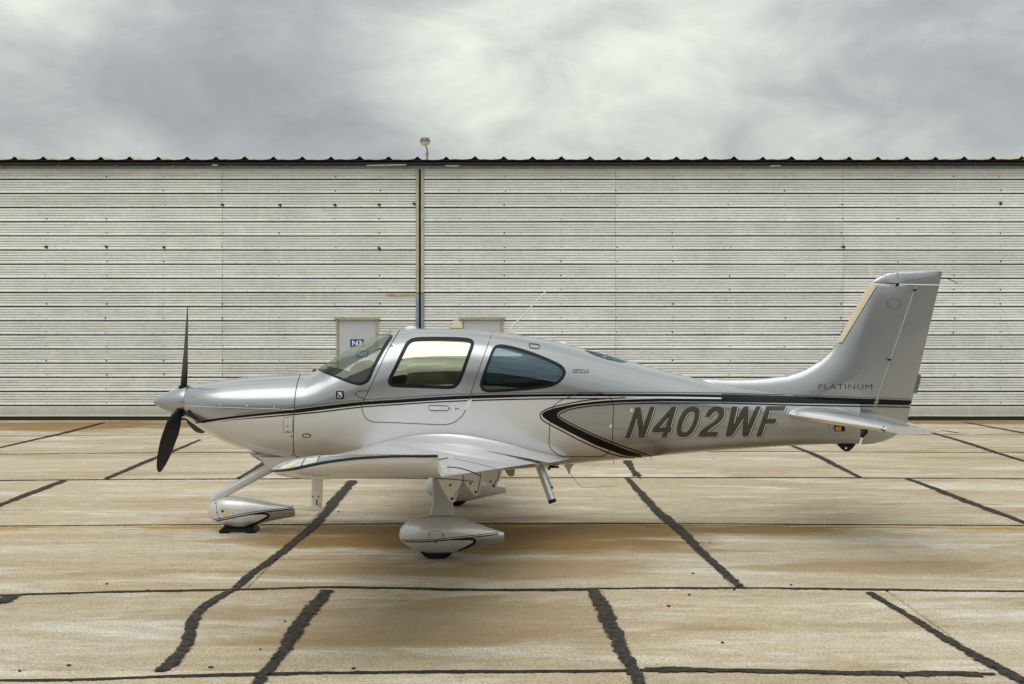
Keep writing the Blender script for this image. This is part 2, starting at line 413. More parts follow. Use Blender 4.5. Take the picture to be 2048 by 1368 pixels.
M['bluetrim'] = simple('blue_grey_trim', (0.27, 0.32, 0.38), 0.5, 0.2, noise=0.3, nscale=5)
M['trim'] = simple('pale_seam_trim', (0.50, 0.47, 0.40), 0.55, 0.1, noise=0.3, nscale=7)
M['roof'] = simple('tan_roof_sheet', (0.50, 0.44, 0.31), 0.55, 0.1, noise=0.25, nscale=3)
M['door'] = simple('grey_blue_door', (0.50, 0.53, 0.58), 0.45, noise=0.06, nscale=3)
M['frame'] = simple('rusty_pale_frame', (0.47, 0.43, 0.32), 0.6, noise=0.4, nscale=12)
M['rust'] = simple('rusty_bolt', (0.045, 0.028, 0.014), 0.8, noise=0.5, nscale=20)
M['signblue'] = simple('sign_blue', (0.012, 0.035, 0.30), 0.4)
M['signteal'] = simple('sign_pale_blue', (0.01, 0.12, 0.38), 0.4)
M['signwhite'] = simple('sign_white', (0.82, 0.82, 0.80), 0.5)
M['wood'] = simple('peeling_yellow_strip', (0.55, 0.36, 0.05), 0.7, noise=0.5, nscale=10)
M['opp'] = simple('brown_steel_cladding', (0.11, 0.10, 0.085), 0.7, noise=0.2, nscale=1)
M['oppdoor'] = simple('grey_steel_door', (0.07, 0.07, 0.07), 0.6, noise=0.2, nscale=1)
M['lampglass'] = simple('yellowed_lamp_glass', (0.62, 0.55, 0.32), 0.25, noise=0.2, nscale=40)

#@@SETTING
# ------------------------------------------------------------------ ground
def dpt(px, py):
    """point of the ground plane seen at photograph pixel"""
    d = F * H / (py - HY); return Vector(((px - 1024) * d / F, d - D0, 0))
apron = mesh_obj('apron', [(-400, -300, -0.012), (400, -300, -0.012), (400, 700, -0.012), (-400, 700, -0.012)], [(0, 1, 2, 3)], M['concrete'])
tag(apron, 'wide weathered tan concrete apron crossed by tarred joints', kind='structure')
rows_y = [-9.6, -5.48, -3.01, 0.44, 4.6, 8.4, 11.9, 15.72]
row_x = [
    [-9.2, -5.3, -1.5, 2.3, 6.1, 9.8],
    [-9.0, -5.2, -1.47, 0.70, 2.92, 6.6, 10.2],
    [-9.5, -5.8, -2.08, 1.74, 5.45, 9.1],
    [-13.2, -9.6, -5.92, -2.12, 1.58, 5.25, 8.9, 12.6],
    [-13.0, -9.2, -5.42, -3.68, -1.9, 1.72, 4.75, 7.75, 11.4],
    [-13.4, -8.62, -5.5, -1.9, 1.74, 4.70, 7.85, 11.5],
    [-13.4, -8.62, -5.1, -1.5, 2.1, 5.8, 9.52, 13.2]]
G = 0.007
for i, xs in enumerate(row_x):
    y0, y1 = rows_y[i] + G, rows_y[i+1] - G
    edges = [-17.0] + xs + [17.0]
    for a, b_ in zip(edges, edges[1:]):
        x0, x1 = a + G, b_ - G; z = random.uniform(-0.0012, 0.0012); cx, cy = (x0+x1)/2, (y0+y1)/2
        e = 0.008
        vs = [(x0, y0, -0.011), (x1, y0, -0.011), (x1, y1, -0.011), (x0, y1, -0.011),
              (x0, y0, z-e), (x1, y0, z-e), (x1, y1, z-e), (x0, y1, z-e),
              (x0+e, y0+e, z), (x1-e, y0+e, z), (x1-e, y1-e, z), (x0+e, y1-e, z)]
        fs = [(8, 9, 10, 11)]
        for k in range(4):
            l = (k+1) % 4; fs += [(k, l, 4+l, 4+k), (4+k, 4+l, 8+l, 8+k)]
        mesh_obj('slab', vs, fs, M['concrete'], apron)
def ribbon_ground(name, pts, width, mat, z=0.0045, jag=0.25, step=0.06, wvar=None):
    """irregular flat strip along ground points"""
    pts = smooth_poly([(p[0], p[1]) for p in pts], False, 12)
    cum = [0]
    for a, b_ in zip(pts, pts[1:]): cum.append(cum[-1] + math.hypot(b_[0]-a[0], b_[1]-a[1]))
    n = max(4, int(cum[-1]/step)); vs = []; fs = []
    wl = wr = 1.0; off = 0.0
    for k in range(n+1):
        s = cum[-1]*k/n; j = min(max(np.searchsorted(cum, s) - 1, 0), len(pts)-2); t = (s-cum[j])/max(cum[j+1]-cum[j], 1e-6)
        x = pts[j][0]*(1-t)+pts[j+1][0]*t; y = pts[j][1]*(1-t)+pts[j+1][1]*t
        dx, dy = pts[j+1][0]-pts[j][0], pts[j+1][1]-pts[j][1]; l = math.hypot(dx, dy) or 1
        nx, ny = -dy/l, dx/l
        wl += 0.35*(1-wl) + random.gauss(0, jag*0.6); wr += 0.35*(1-wr) + random.gauss(0, jag*0.6)
        w = width * (wvar(k/n) if wvar else 1)
        q = max(0.2, min(2, wl)); r = max(0.2, min(2, wr)); off = 0.9*off + random.gauss(0, jag*0.06*width)
        zz = z + 0.0012
        vs += [(x+nx*(w*q/2+off), y+ny*(w*q/2+off), z-0.003), (x+nx*(w*q*0.3+off), y+ny*(w*q*.3+off), zz), (x-nx*(w*r*.3-off), y-ny*(w*r*.3-off), zz), (x-nx*(w*r/2-off), y-ny*(w*r/2-off), z-0.003)]
        if k:
            for c in range(3):
                a = 4*(k-1)+c; fs.append((a, a+1, a+5, a+4))
    o = mesh_obj(name, vs, fs, mat, apron, smooth=True); uv = o.data.uv_layers.new(name='across')
    for l in o.data.loops: uv.data[l.index].uv = ((0.0, 0.2, 0.8, 1.0)[l.vertex_index % 4], 0.0)
    return o
# joints along the hangar, tarred
for (w, pts) in (
    (0.13, [(-60, 1362), (120, 1361), (330, 1354), (560, 1348), (800, 1345), (1100, 1343), (1400, 1340), (1700, 1346), (1990, 1349)]),
    (0.13, [(-60, 1194), (60, 1189), (240, 1184), (450, 1180), (640, 1175), (800, 1177), (1000, 1180), (1200, 1178), (1500, 1177), (1720, 1179), (1900, 1182), (2110, 1184)]),
    (0.10, [(-60, 1053), (400, 1050), (800, 1048), (1200, 1047), (1600, 1049), (2110, 1052)]),
    (0.16, [(-60, 962), (150, 960), (400, 958.5), (800, 957), (1200, 955.5), (1700, 956), (2110, 958)]),
    (0.11, [(-60, 909), (500, 904.5), (1000, 903), (1500, 903.5), (2110, 906)]),
    (0.10, [(-60, 873), (500, 869.5), (1000, 868), (1500, 868), (2110, 870)])):
    ribbon_ground('joint_seal', [dpt(*p) for p in pts], w*0.62, M['tarthin'], 0.0045, 0.25, 0.05)
ribbon_ground('joint_seal', [dpt(*p) for p in [(660, 1175), (800, 1178), (1000, 1181), (1190, 1180)]], 0.07, M['tar'], 0.007, 0.3)
ribbon_ground('joint_seal', [dpt(*p) for p in [(1290, 1340), (1400, 1341), (1600, 1345), (1800, 1348), (1960, 1349)]], 0.12, M['tar'], 0.007, 0.3)
# irregular tar bands over the cross joints
for (w, pts) in (
    (0.15, [(705, 962), (668, 1005), (632, 1048), (560, 1108), (505, 1148), (470, 1178), (430, 1200), (395, 1228), (380, 1262), (368, 1300), (322, 1345)]),
    (0.14, [(655, 1182), (618, 1225), (588, 1268), (560, 1312), (528, 1352), (508, 1385)]),
    (0.14, [(1185, 1178), (1205, 1215), (1222, 1255), (1243, 1300), (1268, 1345), (1285, 1385)]),
    (0.11, [(1738, 1186), (1800, 1222), (1880, 1272), (1960, 1318), (2030, 1355), (2085, 1385)]),
    (0.13, [(1255, 957), (1280, 985), (1318, 1025), (1365, 1066), (1395, 1098), (1425, 1125), (1480, 1174)]),
    (0.13, [(1815, 958), (1870, 978), (1930, 1002), (1990, 1024), (2090, 1062)]),
    (0.14, [(128, 962), (80, 980), (20, 1003), (-60, 1035)]),
    (0.12, [(400, 880), (345, 903), (280, 929), (212, 958)]),
    (0.15, [(540, 920), (512, 938), (478, 957)]),
    (0.16, [(1255, 922), (1262, 936), (1275, 953)]),
    (0.13, [(1578, 890), (1630, 910), (1672, 931), (1720, 956)]),
    (0.13, [(1850, 862), (1930, 885), (2000, 908), (2090, 935)]),
    (0.14, [(206, 846), (130, 866), (60, 882), (-40, 905)]),
    (0.12, [(1930, 845), (1990, 856), (2090, 874)]),
    (0.20, [(-40, 1215), (0, 1203), (30, 1192)])):
    ribbon_ground('tar_band', [dpt(*p) for p in pts], w*0.86, M['tar'], 0.0095, 0.11, 0.03, lambda t: 1.0 + 0.25*math.sin(5*t+w*90))
yl = ribbon_ground('painted_line', [dpt(*p) for p in [(-60, 1058.5), (200, 1057), (420, 1055), (560, 1053.5), (650, 1053)]], 0.27, M['yellow'], 0.0032, 0.12, 0.1)
ribbon_ground('painted_line', [dpt(*p) for p in [(1000, 1052), (1300, 1052), (1500, 1053), (1800, 1055), (2110, 1058)]], 0.14, M['yellow'], 0.0032, 0.3, 0.1)
bm = bmesh.new()
for _ in range(22):
    p = dpt(random.uniform(-20, 2070), 870 + 490*random.random()**0.7); s = random.uniform(0.006, 0.014)
    add_box(bm, p + Vector((0, 0, 0.006)), (s*2.2, s, 0.008), 0, 0, Matrix.Rotation(random.uniform(0, 3), 4, 'Z'))
litter = bm_obj('pebbles', bm, M['rust'], apron); litter['kind'] = 'stuff'

# ------------------------------------------------------------------ hangar
HYD = 15.8                     # y of the wall face
K = F / (HYD + D0)             # pixels per metre on the wall
hx = lambda px: (px - 1024) / K
hz = lambda py: H - (py - HY) / K
hangar = empty('hangar', (0, HYD, 0))
tag(hangar, 'long white ribbed metal hangar with brown eave behind the airplane', 'hangar')
def hp(o): o.matrix_parent_inverse = hangar.matrix_world.inverted() if False else Matrix.Translation((0, -HYD, 0)); return o
bm = bmesh.new(); add_box(bm, (0, HYD + 5.06, 2.72), (29.4, 10.0, 5.40))
hp(bm_obj('wall_core', bm, M['dark'], hangar))
PITCH = 0.3043
def panel_mesh(nm, L, h, seed, bow=0.0):
    rnd = random.Random(seed)
    pr = [(0.0, 0.030), (0.022, 0.030), (0.022, -0.008), (0.042, -0.010)]
    for g in (0.085, 0.140, 0.195, 0.250):
        pr += [(g-0.0085, -0.003), (g-0.006, 0.008), (g+0.003, 0.008), (g+0.009, -0.004)]
    pr += [(PITCH-0.006, 0.0)]
    nx = max(2, int(L/0.9)); vs = []; fs = []; n = len(pr)
    dents = [(rnd.uniform(0, L), rnd.uniform(0.05, 0.25), rnd.uniform(0.002, 0.006)) for _ in range(2)]
    for k in range(nx+1):
        x = L*k/nx; w = rnd.gauss(0, 0.0016)
        for z, y in pr: vs.append((x, y + w*(0.4+z*2), z*h/PITCH + (rnd.gauss(0, 0.0018 if z < 0.03 else 0.0006) if z > 0.01 else 0)))
        if k:
            for c in range(n-1):
                a = n*(k-1)+c; fs.append((a, a+n, a+n+1, a+1))
    me = bpy.data.meshes.new('siding_panel'); me.from_pydata(vs, [], fs); me.materials.append(nm); me.materials.append(M['dark']); me.materials.append(M['rib_dirt_shade']); me.polygons.foreach_set('material_index', [1 if k % (n-1) == 0 else (2 if k % (n-1) >= 4 and (k % (n-1) - 4) % 4 in (0, 1) else 0) for k in range(len(fs))]); me.update(); return me  # recess backs painted dark as joint shade; rib grooves darkened in colour too
segs = [(-14.4, hx(445), 'siding'), (hx(445), hx(832), 'siding'), (hx(848), hx(1231), 'siding2'), (hx(1231), hx(1686), 'siding2'), (hx(1686), 14.4, 'siding2')]
doors = [(hx(672), hx(757)), (hx(922), hx(1007))]
DTOP = hz(637)
for si, (xa, xb, mk) in enumerate(segs):
    variants = {}
    for r in range(18):
        z0 = r * PITCH
        pieces = [(xa, xb)]
        if z0 < DTOP - 0.1:
            for da, db in doors:
                nxt = []
                for a, b_ in pieces:
                    if da < b_ and db > a: nxt += [(a, da), (db, b_)]
                    else: nxt.append((a, b_))
                pieces = [p for p in nxt if p[1] - p[0] > 0.03]
        for a, b_ in pieces:
            hh = PITCH - (0.06 if r == 0 else 0); key = (round(a, 3), round(b_, 3), r % 3 if r else 9)
            if key not in variants: variants[key] = panel_mesh(M[mk], b_ - a - 0.004, hh, si*100 + r)
            o = bpy.data.objects.new('siding_panel', variants[key]); COL.objects.link(o); o.parent = hangar
            yo = -0.012 if r >= 9 else 0.0
            o.location = (a + 0.002, yo + 0.002*((si + r) % 2), z0 + (0.06 if r == 0 else 0))
# dark strip standing for the shaded sill gap at the foot, and door track under the eave
bm = bmesh.new(); add_box(bm, (0, HYD + 0.03, 0.028), (29.0, 0.06, 0.056)); hp(bm_obj('sill_gap_strip', bm, M['dark'], hangar))
bm = bmesh.new(); add_box(bm, (0, HYD - 0.03, hz(335.0)), (29.0, 0.08, 0.075), 0.008)
for k in range(-11, 12): add_box(bm, (k*1.23 + 0.1, HYD - 0.08, hz(334.5)), (0.05, 0.03, 0.09))
hp(bm_obj('door_track', bm, M['bluetrim'], hangar))
# centre seam between the two sliding leaves
for (p0, p1, mt, mb) in ((832, 838, 'trim', 'bluetrim'), (842, 848, 'trim', 'bluetrim')):
    for (za, zb, mm) in ((hz(585.5), hz(331), mt), (0.02, hz(587), mb)):
        bm = bmesh.new(); add_box(bm, ((hx(p0)+hx(p1))/2, HYD - 0.022, (za+zb)/2), (hx(p1)-hx(p0), 0.05, zb-za), 0.006)
        hp(bm_obj('seam_trim', bm, M[mm], hangar))
bm = bmesh.new(); add_box(bm, (hx(800), HYD - 0.018, hz(590)), (0.62, 0.008, 0.028)); hp(bm_obj('yellow_strip', bm, M['wood'], hangar))
# screws
bm = bmesh.new()
colpx = [-22, 93, 213, 328, 445, 558, 670, 760, 919, 1009, 1122, 1233, 1345, 1459, 1570, 1683, 1795, 1908, 2000, 2090]
def screw(x, z, r=0.014, y=-0.018, sx=1):
    n = 6; c = bm.verts.new((x, HYD + y - 0.008, z)); ring = [bm.verts.new((x + sx*r*math.cos(q), HYD + y, z + r*math.sin(q))) for q in [2*math.pi*k/n for k in range(n)]]
    for k in range(n): bm.faces.new((c, ring[k], ring[(k+1) % n]))
for r in range(18):
    for px in colpx:
        x = hx(px) + random.gauss(0, 0.012); z = r*PITCH + 0.068 + random.gauss(0, 0.006)
        if any(a - 0.05 < x < b_ + 0.05 for a, b_ in doors) and z < DTOP: continue
        screw(x, z, random.choice((0.009, 0.011, 0.012, 0.018)))
    if r % 3 == 0 and r > 0:
        for k in range(-34, 35):
            x = k*0.41 + 0.05
            if any(a - 0.05 < x < b_ + 0.05 for a, b_ in doors) and r*PITCH < DTOP: continue
            screw(x, r*PITCH + 0.033, 0.008)
scr = hp(bm_obj('screw_heads', bm, M['rust'], hangar)); scr['kind'] = 'stuff'
bm = bmesh.new()
for px, py in ((445, 409), (560, 409.5), (670, 409.5), (758, 409), (828, 407), (93, 493), (213, 493), (328, 494), (758, 496), (2000, 406), (1686, 493)):
    x, z = hx(px), hz(py)
    add_box(bm, (x, HYD - 0.03, z), (0.055, 0.04, 0.035), 0.006, 0, Matrix.Rotation(random.uniform(-.4, .4), 4, 'Y')); add_box(bm, (x + 0.02, HYD - 0.025, z - 0.02), (0.03, 0.03, 0.04))
rb = hp(bm_obj('rusty_stubs', bm, M['rust'], hangar)); rb['kind'] = 'stuff'
# doors
def text_mesh(body, width, height, shear=0.0, bold=0.0, spacing=1.0):
    """triangulated text scaled to a box; returns 2D verts (origin lower left) and faces"""
    cu = bpy.data.curves.new('lettering', 'FONT'); cu.body = body; cu.shear = shear; cu.offset = bold; cu.space_character = spacing; cu.resolution_u = 4
    o = bpy.data.objects.new('lettering', cu); COL.objects.link(o); bpy.context.view_layer.update()
    me = bpy.data.meshes.new_from_object(o.evaluated_get(bpy.context.evaluated_depsgraph_get()))
    vs = [tuple(v.co) for v in me.vertices]; fs = [tuple(p.vertices) for p in me.polygons]
    bpy.data.objects.remove(o); bpy.data.curves.remove(cu); bpy.data.meshes.remove(me)
    x0 = min(v[0] for v in vs); x1 = max(v[0] for v in vs); y0 = min(v[1] for v in vs); y1 = max(v[1] for v in vs)
    return [((v[0]-x0)/(x1-x0)*width, (v[1]-y0)/(y1-y0)*height) for v in vs], fs
def sign(parent, cx, cz, w, h, mat, skew=0.0):
    vs = [(cx-w/2-skew, -.006, cz-h/2), (cx+w/2-skew, -.006, cz-h/2), (cx+w/2+skew, -.006, cz+h/2), (cx-w/2+skew, -.006, cz+h/2)]
    vs += [(x, .0, z) for x, _, z in vs]; fs = [(0, 1, 2, 3), (0, 4, 5, 1), (1, 5, 6, 2), (2, 6, 7, 3), (3, 7, 4, 0)]; idx = [0]*5
    t2, tf = text_mesh('N3', w*0.72, h*0.66, 0.0, 0.03)
    b = len(vs); vs += [(cx - w*0.36 + x + (z/h - .33)*skew*2, -.009, cz - h*0.33 + z) for x, z in t2]; fs += [tuple(i+b for i in f) for f in tf]; idx += [1]*len(tf)
    return mesh_obj('sign', vs, fs, [mat, M['signwhite']], parent, idx=idx)
for di, (da, db) in enumerate(doors):
    w = db - da
    bm = bmesh.new(); add_box(bm, ((da+db)/2, 0.0, DTOP/2 - 0.02), (w - 0.10, 0.04, DTOP - 0.05), 0.004)
    o = bm_obj('door', bm, M['door'], hangar); o.location = (0, 0.034, 0)
    bm = bmesh.new()
    for x in (da + 0.022, db - 0.022): add_box(bm, (x, -0.02, DTOP/2), (0.044, 0.07, DTOP), 0.004)
    add_box(bm, ((da+db)/2, -0.035, DTOP + 0.006), (w + 0.06, 0.12, 0.04), 0.004)
    for k in range(4): add_box(bm, (da + 0.03 + k*(w-0.06)/3, -0.05, DTOP + 0.028), (0.02, 0.03, 0.02))
    bm_obj('door_frame', bm, M['frame'], o)
    for z in (0.25, 1.05, 1.92):
        bm = bmesh.new(); add_box(bm, (db - 0.05, -0.03, z), (0.03, 0.03, 0.11), 0.004); bm_obj('hinge', bm, M['frame'], o)
    bm = bmesh.new(); add_lathe(bm, [(0.03, 0.0), (0.03, -0.03), (0.02, -0.05), (0.033, -0.07), (0.02, -0.09)], (da + 0.11, -0.02, 1.0), 12, 0, 'Y'); bm_obj('door_knob', bm, M['metal'], o)
    if di == 0:
        so = sign(o, hx(714), hz(686), 27/K, 15/K, M['signblue']); so.location = (0, -0.0215, 0); so['label'] = 'upper blue N3 sign on the grey door'
        so = sign(o, hx(724.5), hz(708.2), 23/K, 13/K, M['signteal'], 0.022); so.location = (0, -0.022, 0); so['label'] = 'lower pale blue N3 plate added as refracted image of the upper sign'  # added plate, stands for the upper sign as bent by the windshield
# eave and roof
EZ = hz(331)
bm = bmesh.new(); add_box(bm, (0, HYD - 0.10, EZ + 0.040), (29.2, 0.30, 0.080), 0.01); hp(bm_obj('eave', bm, M['fascia'], hangar))
RZ = hz(321.5); rw = 0.614
def roof_mesh():
    pr = [(0.0, 0.0), (0.10, 0.006), (0.24, -0.004), (0.38, 0.006), (0.45, 0.016), (0.492, 0.052), (0.508, 0.066), (0.528, 0.067), (0.542, 0.054), (0.585, 0.014), (rw, 0.0)]
    vs = []; fs = []; n = len(pr); L = 10.5
    for (y, zo) in ((0, 0.0), (0.0, 0.0), (0.5, 0.0), (3.0, 0.0), (L, 0.0)):
        for x, z in pr: vs.append((x, y, z + 0.073*y))
    for i, v in enumerate(vs[:n]): vs[i] = (v[0], 0.004, v[2] - 0.016)
    for k in range(1, 5):
        for c in range(n-1): fs.append(((k-1)*n+c, (k-1)*n+c+1, k*n+c+1, k*n+c))
    me = bpy.data.meshes.new('roof_sheet'); me.from_pydata(vs, [], fs); me.materials.append(M['roof']); me.materials.append(M['fascia'])
    me.polygons.foreach_set('material_index', [1]*(n-1) + [0]*(3*(n-1))); me.update(); return me
rme = roof_mesh(); x00 = hx(837) - 0.522
for k in range(-20, 27):
    o = bpy.data.objects.new('roof_sheet', rme); COL.objects.link(o); o.parent = hangar; o.location = (x00 + k*rw, -0.28, RZ - 0.01 + random.gauss(0, 0.004))
bm = bmesh.new(); add_box(bm, (0, HYD - 0.12, RZ - 0.035), (29.2, 0.26, 0.05)); hp(bm_obj('purlin', bm, M['fascia'], hangar))
for px, w_ in ((775, 0.85), (905, 0.28), (435, 0.12), (1546, 0.22)):
    bm = bmesh.new(); add_box(bm, (hx(px), HYD - 0.26, hz(333 if px < 900 else 334.5)), (w_, 0.012, 0.020), 0.003, 0, Matrix.Rotation(R(random.uniform(-1, 1)), 4, 'Y'))
    hp(bm_obj('loose_strip', bm, M['trim'], hangar))
# yard lamp on the roof
lamp = empty('yard_lamp', (hx(852.5), HYD + 0.35, RZ + 0.03))
tag(lamp, 'round yard lamp with yellowed glass on a bent pole on hangar roof', 'lamp')
bm = bmesh.new(); add_tube(bm, [(0, 0, -0.05), (0, 0, 0.10)], 0.024, 10); add_tube(bm, [(0, 0, 0.09), (0.0, 0, 0.20)], 0.030, 10, 0)
add_box(bm, (-0.025, -0.01, 0.155), (0.03, 0.03, 0.06), 0.004)
bm_obj('pole', bm, M['bluetrim'], lamp)
bm = bmesh.new(); add_tube(bm, [(0, 0, 0.19), (-0.005, 0, 0.26), (-0.03, 0, 0.33)], 0.012, 8); bm_obj('arm', bm, M['fascia'], lamp)
bm = bmesh.new(); add_lathe(bm, [(0.02, 0.475), (0.085, 0.47), (0.10, 0.455), (0.105, 0.42), (0.120, 0.392), (0.118, 0.380), (0.09, 0.385)], (-0.045, 0, 0.04), 20); bm_obj('lamp_housing', bm, M['pin'], lamp, True, 40)
bm = bmesh.new(); add_lathe(bm, [(0.112, 0.383), (0.104, 0.35), (0.082, 0.318), (0.05, 0.30), (0.01, 0.295)], (-0.045, 0, 0.04), 20); bm_obj('lamp_glass', bm, M['lampglass'], lamp, True, 60)
# hangars across the apron, behind the camera: they show as the dark lower band in the paint and windows
for k, (xc, hw, ze, zr) in enumerate(((-27, 18, 6.6, 9.2), (12, 19, 6.8, 9.8), (50, 17, 6.4, 8.8))):
    hg = empty('opposite_hangar', (xc, -42, 0))
    tag(hg, ['left', 'middle', 'right'][k] + ' one of the dark gabled hangars reflected in the airplane', 'hangar', 'dark hangars across the apron')
    bm = bmesh.new(); add_prism(bm, [(-hw, 0), (hw, 0), (hw, ze), (0, zr), (-hw, ze)], -18, 0); bm_obj('wall', bm, M['opp'], hg)
    bm = bmesh.new(); add_prism(bm, [(-hw*0.7, 0.02), (hw*0.7, 0.02), (hw*0.7, 5.6), (-hw*0.7, 5.6)], 0.01, 0.08); bm_obj('door', bm, M['oppdoor'], hg)
    bm = bmesh.new(); add_prism(bm, [(-hw-.5, ze-.05), (0, zr+.02), (hw+.5, ze-.05), (hw+.5, ze+.15), (0, zr+.22), (-hw-.5, ze+.15)], -18.4, 0.5); bm_obj('roof', bm, M['oppdoor'], hg)
#@@PLANE
# ------------------------------------------------------------------ airplane
plane = empty('airplane', (0, 0, 0))
tag(plane, 'silver grey low wing propeller airplane parked side on with N402WF lettering', 'airplane')
# hull stations: px, top, bottom, widest row, half width (m), exponent above, below
ST = np.array([
 (376, 773, 836, 806, .20, 2.0, 2.0), (382, 770, 841, 807, .28, 2.2, 2.1), (392, 767.5, 847, 808, .34, 2.4, 2.2), (410, 764.5, 859, 810, .41, 2.5, 2.2),
 (430, 761.5, 871, 812, .455, 2.6, 2.3), (460, 757.5, 885, 814, .50, 2.6, 2.3), (500, 753.5, 899, 816, .535, 2.6, 2.3), (540, 750.5, 909, 816, .555, 2.6, 2.3),
 (590, 748, 916, 815, .575, 2.6, 2.3), (622, 746, 920, 813, .585, 2.6, 2.3), (634, 740, 921, 812, .588, 2.55, 2.3), (650, 729.5, 923, 811, .593, 2.5, 2.3), (680, 709.5, 927, 803, .605, 2.45, 2.4), (710, 692, 931, 796, .615, 2.5, 2.5),
 (740, 677.5, 934, 788, .622, 2.55, 2.6), (770, 666.5, 936, 780, .63, 2.65, 2.7), (800, 660, 938, 774, .635, 2.8, 2.8), (835, 657, 940, 770, .64, 2.9, 2.85),
 (880, 656.5, 941, 769, .64, 2.95, 2.85), (930, 658, 941, 769, .637, 2.95, 2.85), (980, 662.5, 939.5, 771, .625, 2.9, 2.8), (1040, 670, 936, 776, .60, 2.75, 2.7),
 (1100, 680.5, 931, 783, .565, 2.6, 2.6), (1150, 692.5, 926.5, 790, .53, 2.45, 2.5), (1200, 706, 922, 796, .49, 2.35, 2.4), (1260, 722, 917, 801, .44, 2.15, 2.35),
 (1320, 738.5, 911, 807, .39, 2.1, 2.3), (1380, 754, 905.5, 810, .345, 2.1, 2.3), (1440, 768.5, 900.5, 814, .30, 1.9, 2.3), (1500, 777.5, 896.5, 820, 0.257, 1.65, 2.3),
 (1560, 781, 892.5, 826, 0.217, 1.5, 2.3), (1620, 783, 889.5, 832, 0.177, 1.42, 2.3), (1680, 784.5, 888, 838, 0.14, 1.36, 2.2), (1716, 785.5, 888, 842, 0.115, 1.36, 2.2)])
NX, NT = 520, 208
pxs = np.concatenate([376 + 24*np.linspace(0, 1, 18)**1.5, np.linspace(402, 1716, NX - 18)])
tops = pchip(ST[:, 0], ST[:, 1], pxs); bots = pchip(ST[:, 0], ST[:, 2], pxs); wid = pchip(ST[:, 0], ST[:, 3], pxs)
W = pchip(ST[:, 0], ST[:, 4], pxs); nu = pchip(ST[:, 0], ST[:, 5], pxs); nl = pchip(ST[:, 0], ST[:, 6], pxs)
X = (pxs - 1024) / 200.0; ZT = H - (tops - HY)/200; ZB = H - (bots - HY)/200; ZC = H - (wid - HY)/200
th = np.arange(NT) / NT * 2*np.pi            # 0 = near side (-y), pi/2 = top
# concentrate samples evenly: use angle directly
ct, st_ = np.cos(th), np.sin(th)
HV = np.zeros((NX, NT, 3))
for i in range(NX):
    n = np.where(st_ >= 0, nu[i], nl[i]); hh = np.where(st_ >= 0, ZT[i]-ZC[i], ZC[i]-ZB[i])
    rr = (np.abs(ct)**n + np.abs(st_)**n)**(-1/n)
    HV[i, :, 0] = X[i]; HV[i, :, 1] = -W[i]*ct*rr; HV[i, :, 2] = ZC[i] + hh*st_*rr
hv = HV.reshape(-1, 3)
ii, jj = np.meshgrid(np.arange(NX-1), np.arange(NT), indexing='ij')
quads = np.stack([ii*NT+jj, ii*NT+(jj+1) % NT, (ii+1)*NT+(jj+1) % NT, (ii+1)*NT+jj], -1).reshape(-1, 4)[:, ::-1]
HULL = BVHTree.FromPolygons([Vector(v) for v in hv], [tuple(int(a) for a in q) for q in quads])
cen = hv[quads].mean(1); fy = -np.abs(cen[:, 1]); fd = fy + D0
fpx = 1024 + cen[:, 0]*F/fd; fpy = HY - (cen[:, 2]-H)*F/fd
def C(lst, ox, oy, s): return [(ox + a/s, oy + b/s) for a, b in lst]
# windows
win_door = smooth_poly(C([(515, 672), (522, 640), (560, 565), (620, 440), (650, 400), (700, 381), (800, 377), (900, 377), (1000, 380), (1055, 388), (1078, 403), (1083, 432), (1060, 500), (1003, 655), (972, 702), (930, 719), (800, 717), (660, 712), (560, 708), (526, 697)], 620, 560, 3.303), True, 4)
win_rear = smooth_poly(C([(1122, 690), (1132, 645), (1160, 570), (1190, 490), (1212, 445), (1245, 428), (1300, 431), (1400, 455), (1500, 489), (1600, 530), (1660, 562), (1686, 595), (1687, 625), (1660, 668), (1600, 703), (1500, 721), (1350, 735), (1200, 742), (1150, 736), (1130, 718)], 620, 560, 3.303), True, 4)
ws_low = [(628, 742.5), (640, 740), (648, 743.5), (670, 752.5), (692.6, 761.4), (708.4, 766.7), (721.6, 767.6), (732, 763.4), (738.5, 755.5), (748, 733), (771.6, 690), (781.5, 675), (782, 671)]
ws_curve = smooth_poly(ws_low, False, 5)
win_ws = ws_curve + [(782, 640), (610, 640), (626, 744)]
m_door = inside_np(inset(win_door, 3.0), fpx, fpy); m_rear = inside_np(inset(win_rear, 3.0), fpx, fpy)
m_ws = inside_np(win_ws, fpx, fpy) & (fpx > 626)
m_top = cen[:, 1] > 0
hole = m_door | m_rear | m_ws
# colour zones: grey above the stripe and aft of the swoosh, pearl silver elsewhere
th_up = [(388, 845.5), (399.4, 842.5), (474.4, 831.4), (557.8, 822.5), (589.7, 819), (641, 812.8), (696.7, 806.4), (724, 803.6), (800, 798.8), (862, 794.6), (938, 791), (1013.6, 789.2), (1060, 788.6), (1187, 787.8), (1314, 788), (1440, 789.2), (1560, 791.4), (1640, 794), (1749, 797.7), (1822, 801)]
th_lo = [(388, 847.5), (399.4, 846), (474.4, 836), (557.8, 828), (589.7, 826), (641, 820), (696.7, 813.3), (724, 810.5), (800, 805.6), (862, 801.6), (938, 797.6), (1013.6, 795.2), (1060, 793.7), (1187, 792.5), (1314, 792.8), (1440, 795), (1560, 800), (1640, 804.3), (1749, 808.4), (1822, 810.4)]
fu = lambda x: pchip(*zip(*th_up), x); fl = lambda x: pchip(*zip(*th_lo), x)
sw = lambda l: C(l, 1060, 770, 7.877)
sw_out = sw([(2048, 213), (1700, 224), (1280, 240), (1000, 262), (700, 300), (520, 335), (350, 375), (250, 410), (197, 448), (192, 482), (240, 530), (350, 600), (540, 700), (800, 830), (1050, 950), (1300, 1040), (1500, 1105), (1750, 1140), (1900, 1143)])
